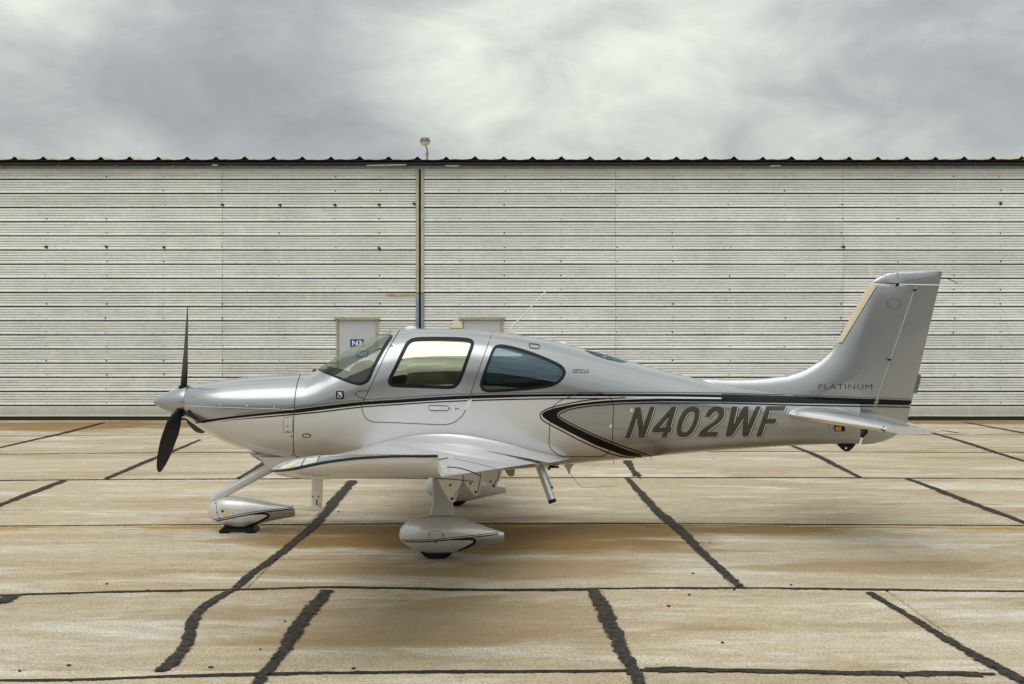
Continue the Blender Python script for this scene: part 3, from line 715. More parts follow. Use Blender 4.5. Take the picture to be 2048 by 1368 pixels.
sw_in = sw([(2048, 255), (1500, 268), (1280, 281), (1000, 302), (750, 333), (560, 378), (460, 422), (428, 460), (442, 508), (520, 565), (700, 660), (950, 780), (1150, 870), (1400, 972), (1650, 1066), (1920, 1138)])
sw_mid = sw([(2048, 240), (1280, 260), (1000, 280), (700, 315), (500, 360), (350, 420), (300, 470), (350, 540), (540, 640), (800, 760), (1050, 880), (1300, 985), (1500, 1055), (1750, 1115), (1920, 1140)]) + [(1330, 990), (2000, 990), (2000, 800)]
mid = (fu(fpx) + fl(fpx))/2
is_grey = (fpy < mid) | inside_np(sw_mid, fpx, fpy)
SEAM = 589.0
is_cowl = (fpx < SEAM)
def sub_hull(name, mask, mats, idx=None, parent=plane, cap=()):
    q = quads[mask]; used, inv = np.unique(q, return_inverse=True); f = inv.reshape(-1, 4)
    fl_ = [tuple(int(a) for a in r) for r in f]; ix = list(idx[mask].astype(int)) if idx is not None else [0]*len(fl_)
    vs = hv[used]
    for row, mi in cap:
        pos = {int(u): k for k, u in enumerate(used)}
        fl_.append(tuple(pos[row*NT + j] for j in range(NT)) if row else tuple(pos[j] for j in range(NT))[::-1]); ix.append(mi)
    o = mesh_obj(name, vs, fl_, mats, parent, True, ix)
    return o
zidx = np.where(is_grey, 0, 1)
fus = sub_hull('fuselage', ~hole & ~is_cowl, [M['grey'], M['white'], M['seam']], zidx, cap=((NX-1, 2),))
cowl = sub_hull('cowling', ~hole & is_cowl, [M['grey'], M['white'], M['seam']], zidx, cap=((0, 2),))
# glass: the hull skin inside the window outlines
wsh = sub_hull('windshield', m_ws, M['glass_front'])
for nm, msk, mt in (('door_window', m_door, 'glass_door'), ('rear_window', m_rear, 'glass_rear')):
    sub_hull(nm, msk & ~m_top, M[mt], parent=fus); sub_hull(nm, msk & m_top, M[mt], parent=fus)
# cabin lining: dark shell inside the hull
nrm = np.zeros_like(hv); fn = np.cross(hv[quads[:, 1]]-hv[quads[:, 0]], hv[quads[:, 2]]-hv[quads[:, 0]])
for k in range(4): np.add.at(nrm, quads[:, k], fn)
nrm /= np.linalg.norm(nrm, axis=1)[:, None] + 1e-12
if nrm[(NX//2)*NT][1] > 0: nrm = -nrm
lin = hv - nrm*0.03
msk = ~hole & (fpx > 600) & (fpx < 1210); q = quads[msk]; used, inv = np.unique(q, return_inverse=True); f = inv.reshape(-1, 4)[:, ::-1]
lf = [tuple(int(a) for a in r) for r in f]; pos_ = {int(u): k for k, u in enumerate(used)}; i0 = int(np.searchsorted(pxs, 600)) + 2; i1 = int(np.searchsorted(pxs, 1200)) - 3
for row in (i0, i1):
    for rw_ in (range(NT),):
        g = [pos_.get(row*NT + j) for j in rw_]
        if all(k is not None for k in g): lf.append(tuple(g))
mesh_obj('cabin_lining', lin[used], lf, M['cabin'], fus, True)
# decals and patches on a target surface
def hit(px, py, tgt, off):
    dr = (P(px, py, 0) - CAM).normalized(); loc, no, k, ds = tgt.ray_cast(CAM, dr)
    if loc is None: return None
    if no.dot(dr) > 0: no = -no
    return loc + no*off
def densify(l, d=5.0, closed=True):
    out = []
    for a, b_ in zip(l, l[1:] + (l[:1] if closed else [])):
        k = max(1, int(math.hypot(b_[0]-a[0], b_[1]-a[1])/d))
        out += [(a[0]+(b_[0]-a[0])*t/k, a[1]+(b_[1]-a[1])*t/k) for t in range(k)]
    return out if closed else out + [l[-1]]
def decal(name, outer, mat, parent, tgt=None, off=0.002, holes=(), step=9, both=False, idx_mat=None):
    tgt = tgt or HULL
    outer = densify(list(outer)); holes = [densify(list(h_)) for h_ in holes]
    vo, tris = cdt(outer, holes, step); pos = []; ok = []
    for x, y in vo:
        p = hit(x, y, tgt, off); ok.append(p is not None); pos.append(p if p is not None else Vector((0, 0, 0)))
    fs = [t for t in tris if all(ok[i] for i in t)]
    # orient toward the camera
    out = []
    for t in fs:
        a, b_, c = pos[t[0]], pos[t[1]], pos[t[2]]
        out.append(t if (b_-a).cross(c-a).dot(CAM-a) > 0 else t[::-1])
    o = mesh_obj(name, pos, out, mat, parent, True)
    if both: mirror_obj(o, parent)
    return o
def strip(name, a, b_, mat, parent, tgt=None, off=0.002, both=False):
    """band between two pixel polylines of the same length"""
    tgt = tgt or HULL; vs = []; fs = []; prev = None
    for p, q in zip(a, b_):
        m_ = ((p[0]+q[0])/2, (p[1]+q[1])/2); hs = [hit(*p, tgt, off), hit(*m_, tgt, off), hit(*q, tgt, off)]
        if any(h is None for h in hs): prev = None; continue
        n = len(vs); vs += hs
        if prev is not None: fs += [(prev, prev+1, n+1, n), (prev+1, prev+2, n+2, n+1)]
        prev = n
    o = mesh_obj(name, vs, fs, mat, parent, True)
    if both: mirror_obj(o, parent)
    return o
def line(name, pts, w, mat, parent, tgt=None, off=0.0022, both=False, closed=False, sm=5):
    pts = smooth_poly(pts, closed, sm) if sm > 1 else list(pts)
    if closed: pts = pts + [pts[0]]
    pts = densify(pts, 6.0, False)
    a, b_ = [], []
    for i, p in enumerate(pts):
        q0 = pts[i-1] if i else (pts[-2] if closed else p); q1 = pts[i+1] if i < len(pts)-1 else (pts[1] if closed else p)
        t = Vector((q1[0]-q0[0], q1[1]-q0[1])); t = t.normalized() if t.length > 0 else Vector((1, 0)); n = Vector((-t.y, t.x))
        ww = w(i/(len(pts)-1)) if callable(w) else w
        a.append((p[0]+n.x*ww/2, p[1]+n.y*ww/2)); b_.append((p[0]-n.x*ww/2, p[1]-n.y*ww/2))
    return strip(name, a, b_, mat, parent, tgt, off, both)
# window seals
for poly, w in ((win_door, 7.0), (win_rear, 5.5)):
    decal('window_seal', poly, M['rim'], fus, off=0.004, holes=[inset(poly, w)], step=None, both=True)
line('windshield_seal', ws_low, lambda t: 4.5 if t < .45 else 6.0, M['rim'], fus, off=0.004, both=True)
# stripes
xr = list(np.linspace(390, 1822, 240)); xh = [x for x in xr if x < 1450]
S_ALL = {}
strip('stripe', [(x, float(fu(x))) for x in xh], [(x, float(fl(x))) for x in xh], M['black'], fus, both=True)
thin = [(438, 844), (474.4, 838.7), (558, 831.5), (641, 823.9), (724, 814), (799, 808.8), (862, 804.8), (938, 801.2), (1013, 799), (1060, 798.0), (1104, 797.4), (1187, 796.8), (1270, 796.2)]
line('stripe', thin, lambda t: 2.4*min(1, t*8+.1)*min(1, (1-t)*8+.05), M['black'], fus, both=True)
line('stripe', [(470, 829), (589, 814.8), (641, 808.6), (724, 800), (800, 795.2), (862, 791.2), (938, 787.6), (1060, 785.2), (1187, 784.6), (1314, 784.8), (1446, 786)], 2.0, M['pin'], fus, both=True)
sw_poly = smooth_poly(sw_out, False, 5) + smooth_poly(sw_in, False, 5)[::-1]
decal('swoosh', sw_poly, M['black'], fus, off=0.0035, step=5, both=True)
x2 = list(np.linspace(1319, 1445, 20))
strip('swoosh', [(x, 797.0 + (x-1319)*0.008) for x in x2], [(x, 802.3 + (x-1319)*0.012) for x in x2], M['black'], fus, both=True)
line('swoosh_outline', sw([(1500, 200), (1240, 213), (1070, 224), (880, 243), (700, 272), (540, 305), (400, 337), (280, 374), (192, 422), (160, 465), (168, 512), (214, 565), (330, 635), (520, 732), (750, 855), (1000, 970), (1250, 1072), (1480, 1132), (1740, 1153)]), 2.2, M['black'], fus, both=True)
line('swoosh_outline', sw([(2048, 284), (1500, 296), (1280, 308), (1000, 328), (750, 360), (580, 402), (480, 448), (456, 474), (480, 512), (600, 582), (800, 682), (1050, 800), (1300, 902), (1500, 977), (1700, 1047), (1900, 1120)]), 2.2, M['black'], fus, both=True)
line('stripe', [(1319, 806), (1447, 806.2)], 2.3, M['black'], fus, both=True)
# panel joints
line('cowl_seam', [(601, 748.5), (596.5, 760), (592, 780), (589.5, 800), (588, 830), (586.5, 870), (587, 898), (589, 910), (600, 916)], 1.5, M['seam'], fus, both=True)
line('cowl_split', [(373, 811.5), (430, 814), (500, 816.2), (588, 819)], 1.3, M['line'], cowl, both=True)
door_path = C([(592, 332), (560, 385), (500, 490), (430, 640), (385, 735), (352, 800), (343, 840), (352, 882), (380, 920), (424, 937), (500, 940), (600, 944), (800, 953), (890, 955), (950, 940), (1005, 897), (1035, 835), (1060, 755), (1080, 695), (1140, 525), (1202, 357)], 620, 560, 3.303)
door_patch = decal('door', smooth_poly(door_path, False, 3) + [(975, 665), (900, 660.5), (830, 661), (805, 664)], [M['grey'], M['white']], fus, off=0.0012, holes=[inset(win_door, 2.0)], step=9)
dm = door_patch.data
for p in dm.polygons:
    c = p.center; x, y = to_px(c); p.material_index = 0 if y < (fu(x)+fl(x))/2 else 1
line('door_seam', door_path, 1.3, M['seam'], door_patch, off=0.0026)
bag = sw([(800, 125), (620, 190), (480, 245), (385, 320), (350, 380), (325, 500), (308, 700), (300, 880), (306, 960), (350, 1030), (430, 1090), (520, 1121), (800, 1128), (1080, 1128), (1180, 1100), (1245, 1040), (1285, 950), (1300, 800), (1310, 500), (1315, 320), (1285, 225), (1220, 162), (1100, 130), (950, 118)])
line('baggage_door_seam', bag, 1.2, M['seam'], fus, off=0.003, closed=True)
# fuel / access marks, latches
for (cx, cy, rx, ry, mt, nm) in ((1221, 852, 3.2, 3.2, 'whitep', 'latch'), (1230.3, 852, 2.2, 2.4, 'metal', 'latch'), (1262.3, 820, 3.0, 3.6, 'cream', 'static_port')):
    decal(nm, [(cx+rx*math.cos(a), cy+ry*math.sin(a)) for a in np.linspace(0, 2*math.pi, 17)[:-1]], M[mt], fus, off=0.006, step=None)
el = lambda cx, cy, rx, ry, n=24: [(cx+rx*math.cos(a), cy+ry*math.sin(a)) for a in np.linspace(0, 2*math.pi, n+1)[:-1]]
decal('drain_port', el(613, 871.3, 9.5, 4.6), M['seam'], fus, off=0.002, step=None); decal('drain_port', el(613, 871.3, 7.3, 3.0), M['plate'], fus, off=0.004, step=None)
line('access_panel', [(567, 836), (585, 833), (585, 864), (567, 866)], 0.8, M['pin'], cowl, off=0.002, closed=True, sm=1)
for x, y in ((575.5, 852), (575.5, 862.5), (583, 872.5), (584, 909), (439.5, 809), (494, 811), (548.5, 813.5)):
    decal('fastener', el(x, y, 1.6, 1.6, 8), M['pin'] if y > 840 else M['line'], cowl, off=0.003, step=None)
# door handle and the recess beside it
decal('handle_plate', smooth_poly([(857, 815), (860, 810.5), (880, 810.8), (903, 812.5), (907, 816.5), (904, 821.5), (880, 822), (861, 821.5), (857.5, 819)], True, 3), M['whitep'], door_patch, off=0.004, step=None)
line('handle_gap', [(858, 815.5), (861, 811), (880, 811.3), (895, 812.2), (897, 816.5), (895, 820.8), (880, 820.8), (861, 820.5)], 1.2, M['seam'], door_patch, off=0.006, closed=True)
decal('handle', [(862, 812.5), (893, 813.5), (893, 819.5), (862, 819.3)], M['white'], door_patch, off=0.012, step=None)
decal('key_lock', el(901, 817, 2.8, 2.6, 12), M['metal'], door_patch, off=0.008, step=None)
decal('step_scoop', [(935, 801), (943.5, 799), (941.5, 812), (938, 818), (931.5, 820.5), (929, 819)], M['line'], fus, off=0.0035, step=None)
line('lock_mark', [(911.5, 815.2), (911.5, 820.2)], 1.3, M['seam'], door_patch, off=0.003, sm=1); line('lock_mark', [(912, 817.4), (918, 817.6)], 1.3, M['seam'], door_patch, off=0.003, sm=1)
# hinge cover ahead of the door
line('hinge_cover', [(736, 781.8), (717, 782), (713.5, 783.5), (711, 788), (716, 793), (723, 795.5), (729.5, 796.5)], 1.4, M['seam'], fus, off=0.003, sm=2)
# crest badge: black rounded square with a light emblem
bx, by = 680.0, 790.0
rsq = smooth_poly([(bx-7.7, by-6), (bx-6, by-7.7), (bx+6, by-7.7), (bx+7.7, by-6), (bx+7.7, by+6), (bx+6, by+7.7), (bx-6, by+7.7), (bx-7.7, by+6)], True, 2)
badge = decal('badge', rsq, M['black'], fus, off=0.004, step=None)
for l, w in (([(-4.2, -5.2), (-1.5, -3.0), (1.5, .5), (4.6, 2.2)], 1.7), ([(-4, -2), (-4, 5.3), (-.5, 5)], 1.0), ([(-1.5, -5.0), (3.8, -5.2), (3.8, .4)], 1.0), ([(-1.2, -5), (1.2, -2.4), (2.2, -1.0)], 1.8), ([(-1, 5.3), (2.2, 4.0), (5, 3.0)], 1.1), ([(-3, 1), (-2.2, 3.6)], .8)):
    line('badge_mark', [(bx+a, by+b_) for a, b_ in l], w, M['line'], badge, off=0.006, sm=1) if False else line('badge_mark', [(bx+a, by+b_) for a, b_ in l], w, M['line'], fus, off=0.006, sm=1)
def text_decal(name, body, x0, y0, w, h, mat, parent, tgt=None, off=0.003, slope=0.0, bold=0.0, spacing=1.0):
    t2, tf = text_mesh(body, w, h, 0, bold, spacing); tgt = tgt or HULL; vs = [hit(x0+x, y0+h-y+slope*x, tgt, off) for x, y in t2]
    return mesh_obj(name, [v if v is not None else Vector((0, 0, 0)) for v in vs], [f for f in tf if all(vs[i] is not None for i in f)], mat, parent)
# model badge 22T GTS
line('model_badge', [(1145, 739), (1161, 739), (1161, 745.5), (1145, 745.5)], 0.9, M['pin'], fus, off=0.003, closed=True, sm=1)
decal('model_badge', [(1161.5, 739), (1177, 739.2), (1178, 740), (1178, 745), (1177, 746), (1161.5, 745.8)], M['pin'], fus, off=0.003, step=None)
text_decal('model_lettering', '22T', 1147, 740.2, 12, 4.2, M['ink'], fus, off=0.004); text_decal('model_lettering', 'GTS', 1162.8, 740.4, 13.4, 4.2, M['line'], fus, off=0.005)
# registration letters traced as shapes
c1 = lambda l: [(1240 + a/11.378, 800 + b_/11.378) for a, b_ in l]; c2 = lambda l: [(1400 + a/11.378, 800 + b_/11.378) for a, b_ in l]
LET = [
 (c1([(118, 873), (358, 168), (472, 168), (537, 590), (690, 160), (795, 160), (558, 862), (437, 862), (388, 418), (230, 873)]), []),
 (c1([(725, 738), (758, 640), (1185, 158), (1288, 158), (1147, 628), (1185, 628), (1150, 738), (1098, 738), (1062, 852), (948, 852), (985, 738)]), [c1([(902, 630), (1103, 400), (1037, 630)])]),
 (smooth_poly(c1([(1650, 152), (1740, 162), (1800, 210), (1813, 290), (1800, 400), (1760, 530), (1700, 660), (1630, 760), (1540, 825), (1440, 845), (1350, 825), (1305, 775), (1295, 700), (1310, 570), (1350, 430), (1410, 310), (1480, 220), (1560, 168)]), True, 3),
  [smooth_poly(c1([(1640, 268), (1690, 280), (1705, 330), (1690, 430), (1650, 540), (1600, 640), (1545, 710), (1480, 740), (1420, 730), (1400, 690), (1405, 630), (1430, 530), (1475, 420), (1530, 330), (1585, 285)]), True, 3)]),
 (c2([(118, 390), (150, 310), (200, 230), (270, 175), (350, 150), (430, 150), (500, 175), (545, 220), (560, 290), (542, 370), (500, 450), (430, 520), (330, 590), (220, 670), (165, 727), (418, 730), (382, 832), (-48, 838), (0, 742), (50, 682), (120, 625), (220, 560), (320, 490), (400, 410), (430, 340), (425, 290), (400, 268), (350, 262), (300, 290), (260, 340), (230, 390)]), []),
 (c2([(585, 828), (728, 150), (855, 150), (765, 550), (1000, 150), (1108, 150), (1098, 540), (1280, 145), (1388, 145), (1095, 828), (965, 828), (985, 420), (725, 828)]), []),
 (c2([(1285, 828), (1512, 142), (1955, 142), (1918, 248), (1590, 248), (1535, 430), (1745, 430), (1712, 540), (1495, 540), (1395, 828)]), [])]
for poly, holes in LET:
    sh = lambda l, dx, dy: [(x+dx, y+dy) for x, y in l]
    lt = decal('registration_letter', poly, M['letter'], fus, off=0.0045, holes=holes, step=9)
    decal('letter_shadow', sh(poly, 2.5, 2.3), M['black'], fus, off=0.0018, holes=[sh(h_, 2.5, 2.3) for h_ in holes], step=9)
    decal('letter_outline', sh(poly, 1.25, 1.15), M['line'], fus, off=0.0031, holes=[sh(h_, 1.25, 1.15) for h_ in holes], step=9)
# aerials, vents and hatches on the roof
line('roof_hatch', [(1058.5, 688.5), (1061, 687.5), (1077, 689.5), (1078.5, 692), (1077, 697.5), (1062, 695.8), (1059, 693)], 1.4, M['seam'], fus, off=0.003, closed=True, sm=2)
decal('skylight', [(1168, 700.5), (1190, 704.5), (1215, 711.5), (1240, 719), (1256, 724.5), (1240, 724.5), (1215, 719), (1190, 711)], M['glass_rear'], fus, off=0.004, step=6)
bm = bmesh.new(); c = P(912, 656); add_prism(bm, [P(898, 658).xz, P(926, 659).xz, P(924.5, 655).xz, P(922, 643).xz, P(920, 641).xz, P(906, 641).xz, P(904, 643).xz, P(901, 655).xz], -0.045, 0.045)
bmesh.ops.bevel(bm, geom=bm.edges[:], offset=0.012, segments=2, affect='EDGES'); bm_obj('beacon_antenna', bm, M['cream'], fus, True, 50)
bm = bmesh.new(); p = P(821.5, 656); add_lathe(bm, [(0.062, -0.02), (0.062, 0.0), (0.052, 0.012), (0.03, 0.018), (0.002, 0.020)], p, 20); bm_obj('gps_antenna', bm, M['whitep'], fus, True, 50)
bm = bmesh.new(); p = P(1127, 687); add_lathe(bm, [(0.045, -0.03), (0.045, 0.0), (0.036, 0.012), (0.002, 0.018)], p, 16)
for v in bm.verts: v.co.z -= 0.22*(v.co.x - p.x)
bm_obj('gps_antenna', bm, M['cream'], fus, True, 50)
bm = bmesh.new(); add_prism(bm, [P(1008, 667).xz, P(1029, 669.5).xz, P(1026, 664).xz, P(1022, 655).xz, P(1019, 655).xz, P(1016, 662).xz], -0.03, 0.03)
bmesh.ops.bevel(bm, geom=bm.edges[:], offset=0.008, segments=2, affect='EDGES'); add_tube(bm, [P(1019, 659), P(1058, 618), P(1097, 577)], [0.008, 0.0062, 0.0045], 8)
bm_obj('whip_antenna', bm, M['whitep'], fus, True, 50)
bm = bmesh.new(); add_tube(bm, [P(627, 744), P(632, 740)], 0.02, 8); bm_obj('air_probe', bm, M['rim'], fus)
# spinner and propeller
SX = P(376, 803).x; SC = Vector((SX, 0, P(376, 804).z))
prof = [(0.0, 305), (0.022, 309), (0.052, 318), (0.088, 331), (0.117, 344), (0.143, 358), (0.158, 368), (0.166, 376)]
bm = bmesh.new(); xs_ = np.linspace(305, 377, 26); rs_ = pchip([q[1] for q in prof] + [378], [max(q[0], 0.0005) for q in prof] + [0.167], xs_)
add_lathe(bm, [(float(r), (float(x) - 376)/200) for r, x in zip(rs_, xs_)], SC, 40, 0, 'X'); spin = bm_obj('spinner', bm, M['grey'], plane, True, 60)
prop = empty('propeller', (0, 0, 0)); prop.parent = plane
HUB = Vector(((368-1024)/200, 0, SC.z))
def blade(ang, nm='blade'):
    a = Vector((0, math.cos(ang), math.sin(ang))); t = Vector((0, -math.sin(ang), math.cos(ang))); x = Vector((1, 0, 0)); rings = []
    for s in np.linspace(0, 1, 26):
        r = 0.105 + s*0.865
        ch = float(pchip([0, .06, .18, .35, .6, .8, .92, .98, 1.0], [.070, .080, .135, .195, .205, .165, .115, .075, .035], s))
        tk = float(pchip([0, .08, .25, .6, 1.0], [.070, .058, .026, .013, .005], s)); pit = R(float(pchip([0, .1, .2, .35, .5, .8, 1.0], [52, 41, 34, 27, 23, 20, 18], s)))
        swp = -0.06*s**2.2 + 0.012
        cd = x*math.sin(pit) + t*math.cos(pit); nd = x*math.cos(pit) - t*math.sin(pit); c = HUB + a*r + cd*(swp*-0.7) + x*(0.071*a.z + 0.045*a.y)*r
        ring = []
        for k in range(20):
            q = 2*math.pi*k/20; u = math.cos(q)*0.5; v = math.sin(q)*0.5*(1 - 0.35*math.cos(q))
            ring.append(c + cd*(u*ch) + nd*(v*tk))
        rings.append(ring)
    vs, fs = loft(rings); o = mesh_obj(nm, vs, fs, M['prop'], prop, True, None, 60); fix_normals(o)
    bm = bmesh.new(); add_tube(bm, [HUB + a*0.08, HUB + a*0.165], [0.062, 0.05], 20); bm_obj('blade_root', bm, M['rim'], o, True)
    return o
for k in range(3): blade(R(97 + 120*k))
# air inlets beside the spinner
decal('air_inlet', [(374.5, 823), (383, 834), (396, 845), (412, 846), (400, 840), (388, 829), (379, 818)], M['seam'], cowl, off=0.003, step=None)
decal('exhaust_slot', [(470, 893), (500, 903), (540, 913), (560, 916), (540, 915.5), (500, 906.5)], M['seam'], cowl, off=0.002, step=None)
bm = bmesh.new(); add_prism(bm, [P(500, 903).xz, P(540, 921).xz, P(546, 936).xz, P(600, 948).xz, P(680, 944).xz, P(690, 925).xz, P(600, 910).xz], -0.20, 0.20)
bmesh.ops.bevel(bm, geom=bm.edges[:], offset=0.03, segments=3, affect='EDGES'); bm_obj('cowl_outlet', bm, M['white'], cowl, True, 50)
# interior seen through the glass
def seat(y):
    bm = bmesh.new(); add_box(bm, (-0.95, y, 0.98), (0.50, 0.46, 0.16), 0.05); add_box(bm, (-0.66, y, 1.36), (0.14, 0.46, 0.66), 0.05, 0, Matrix.Rotation(R(14), 4, 'Y')); add_box(bm, (-0.55, y, 1.75), (0.10, 0.26, 0.18), 0.04)
    bm_obj('seat', bm, M['leather'], fus, True, 40)
for y in (-0.29, 0.29): seat(y)
bm = bmesh.new(); add_prism(bm, [(-1.86, 1.30), (-1.84, 1.45), (-1.70, 1.53), (-1.56, 1.56), (-1.48, 1.53), (-1.44, 1.44), (-1.50, 1.2), (-1.8, 1.2)], -0.40, 0.40)
bmesh.ops.bevel(bm, geom=bm.edges[:], offset=0.02, segments=2, affect='EDGES'); bm_obj('glareshield', bm, M['leather'], fus, True, 40)
bm = bmesh.new(); add_prism(bm, [(-1.60, 1.40), (-1.585, 1.60), (-1.545, 1.68), (-1.48, 1.715), (-1.41, 1.70), (-1.37, 1.65), (-1.355, 1.56), (-1.37, 1.40)], -0.44, 0.30)
bmesh.ops.bevel(bm, geom=bm.edges[:], offset=0.02, segments=2, affect='EDGES'); bm_obj('instrument_hood', bm, M['leather'], fus, True, 40)

# ------------------------------------------------------------------ wings
def wsec(y):
    s = (abs(y) - 0.55)/4.85
    return (-1.47 + 0.045*s, 0.27 - 0.721*s, 0.80 + 0.385*s, 0.745 + 0.402*s, 0.155 - 0.03*s)
def wpt(u, up, y):
    xl, xt, zl, zt, t = wsec(y); c = xt - xl
    yt = 5*t*(0.2969*math.sqrt(u) - 0.126*u - 0.3516*u*u + 0.2843*u**3 - 0.1036*u**4); cm = 0.02*4*u*(1-u)
    return Vector((xl + c*u, y, zl + (zt-zl)*u + c*(cm + (yt if up else -yt*0.85))))
def ucos(u0, u1, n):
    return [u0 + (u1-u0)*0.5*(1-math.cos(math.pi*k/n)) for k in range(n+1)] if u0 == 0 else list(np.linspace(u0, u1, n+1))
def slab_loft(name, ys, u0, u1, n, mat, parent, drop=0.0):
    rings = []
    for y in ys:
        us = ucos(u0, u1, n); up = [wpt(u, True, y) for u in us[::-1]]; lo = [wpt(u, False, y) for u in (us[1:] if u0 == 0 else us)]
        rings.append(up + lo)
    vs, fs = loft(rings); return fix_normals(mesh_obj(name, vs, fs, mat, parent, True, None, 40))
wing = slab_loft('wing', list(np.linspace(-0.35, -5.2, 24)), 0, 0.745, 22, M['white'], plane)
flap = slab_loft('flap', list(np.linspace(-0.86, -3.15, 12)), 0.747, 1.0, 6, M['white'], wing)
ail = slab_loft('aileron', list(np.linspace(-3.165, -5.19, 12)), 0.747, 1.0, 6, M['white'], wing)
root = slab_loft('wing_root', list(np.linspace(-0.35, -0.85, 5)), 0.745, 1.0, 6, M['white'], wing)
CE = [(0.0, -1.455, 1.200), (0.04, -1.425, 1.209), (0.14, -1.30, 1.237), (0.37, -1.044, 1.291), (0.56, -0.849, 1.313), (0.82, -0.597, 1.323), (1.0, -0.432, 1.320)]
def tip_edge(u):
    x = float(pchip([c[0] for c in CE], [c[1] for c in CE], u)); z = float(pchip([c[0] for c in CE], [c[2] for c in CE], u))
    y = -5.84 + 0.42*max(0, 1 - u/0.22)**2 + 0.05*max(0, (u-0.9)/0.1)**2
    return Vector((x, y, z))
def tip_ring(s):
    us = ucos(0, 1.0, 30); up, lo = [], []
    for u in us:
        e = tip_edge(u); y0 = -5.2; a = wpt(u, True, y0); b_ = wpt(u, False, y0); y = y0 + (e.y - y0)*s
        ax = a.x + (e.x - a.x)*s; sl = 0.083*(-5.2 - y) * 1.0
        k = s**1.6; up.append(Vector((ax, y, (a.z + sl)*(1-k) + e.z*k + 0.028*math.sin(math.pi*s**1.5)*min(1, u*6)*(1 - 0.25*u))))
        kl = 1 - math.sqrt(max(0, 1 - s**2.4)); lo.append(Vector((ax, y, (b_.z + sl*0.75)*(1-kl) + e.z*kl)))
    return up[::-1] + lo[1:]
vs, fs = loft([tip_ring(s) for s in 1 - (1-np.linspace(0, 1, 22))**1.7]); tip = fix_normals(mesh_obj('wing_tip', vs, fs, M['white'], wing, True, None, 60))
bm = bmesh.new(); add_tube(bm, [tip_edge(u) + Vector((0, -0.004, -0.004)) for u in np.linspace(0.03, 1, 40)], 0.0075, 8); bm_obj('edge_trim', bm, M['rim'], wing, True)
def tip_up(u, s):
    e = tip_edge(u); a = wpt(u, True, -5.2); y = -5.2 + (e.y + 5.2)*s; k = s**1.6
    return Vector((a.x + (e.x - a.x)*s, y, (a.z + 0.083*(-5.2 - y))*(1-k) + e.z*k + 0.028*math.sin(math.pi*s**1.5)*min(1, u*6)*(1 - 0.25*u)))
def tip_patch(name, u0, u1, s0, s1, mat, parent, lift, nu_=24, ns=7):
    g = [[tip_up(u, s_) + Vector((0, -lift*0.6, lift)) for s_ in np.linspace(s0, s1, ns)] for u in np.linspace(u0, u1, nu_)]
    b0 = [[p - Vector((0, -lift*0.6, lift*1.6)) for p in (r[0], r[-1])] for r in g]
    g = [[b[0]] + r + [b[1]] for r, b in zip(g, b0)]
    vs, fs = loft(g, False, False); return fix_normals(mesh_obj(name, vs, fs, mat, parent, True, None, 50))
tip_patch('edge_lens', 0.30, 0.845, 0.84, 0.992, M['chrome'], wing, 0.004, 30)
nav = tip_patch('nav_light', 0.015, 0.295, 0.70, 0.99, M['lens'], wing, 0.006)
tip_patch('led_strip', 0.13, 0.172, 0.925, 0.96, M['led'], nav, 0.0085, 6, 4); tip_patch('lamp_bulb', 0.080, 0.092, 0.90, 0.95, M['amber'], nav, 0.0085, 4, 4); tip_patch('lens_joint', 0.215, 0.222, 0.75, 0.99, M['pin'], nav, 0.008, 3, 5)
nav = tip_patch('tail_light', 0.86, 0.985, 0.86, 0.99, M['lens'], wing, 0.006, 10)
tip_patch('led_strip', 0.875, 0.93, 0.93, 0.965, M['led'], nav, 0.0085, 6, 4)
def wick(p0, p1, white, parent, sag=0.0):
    bm = bmesh.new(); a, b_ = Vector(p0), Vector(p1)
    add_tube(bm, [a + (b_-a)*t + Vector((0, 0, sag*4*t*(1-t))) for t in np.linspace(0, 1, 8)], 0.0035, 6); o = bm_obj('static_wick', bm, M['rim'], parent, True)
    if white:
        bm = bmesh.new(); add_tube(bm, [a - (b_-a)*0.05, a + (b_-a)*0.16 + Vector((0, 0, sag*0.45))], 0.005, 6); bm_obj('wick_holder', bm, M['whitep'], o)
wick(P(880, 935, -5.55), P(960, 951.5, -5.35), True, wing, 0.02); wick(P(872, 957, -5.1), P(947, 963.5, -4.9), False, wing, 0.004); wick(P(878, 919, -5.8), P(895, 916, -5.6), False, wing)
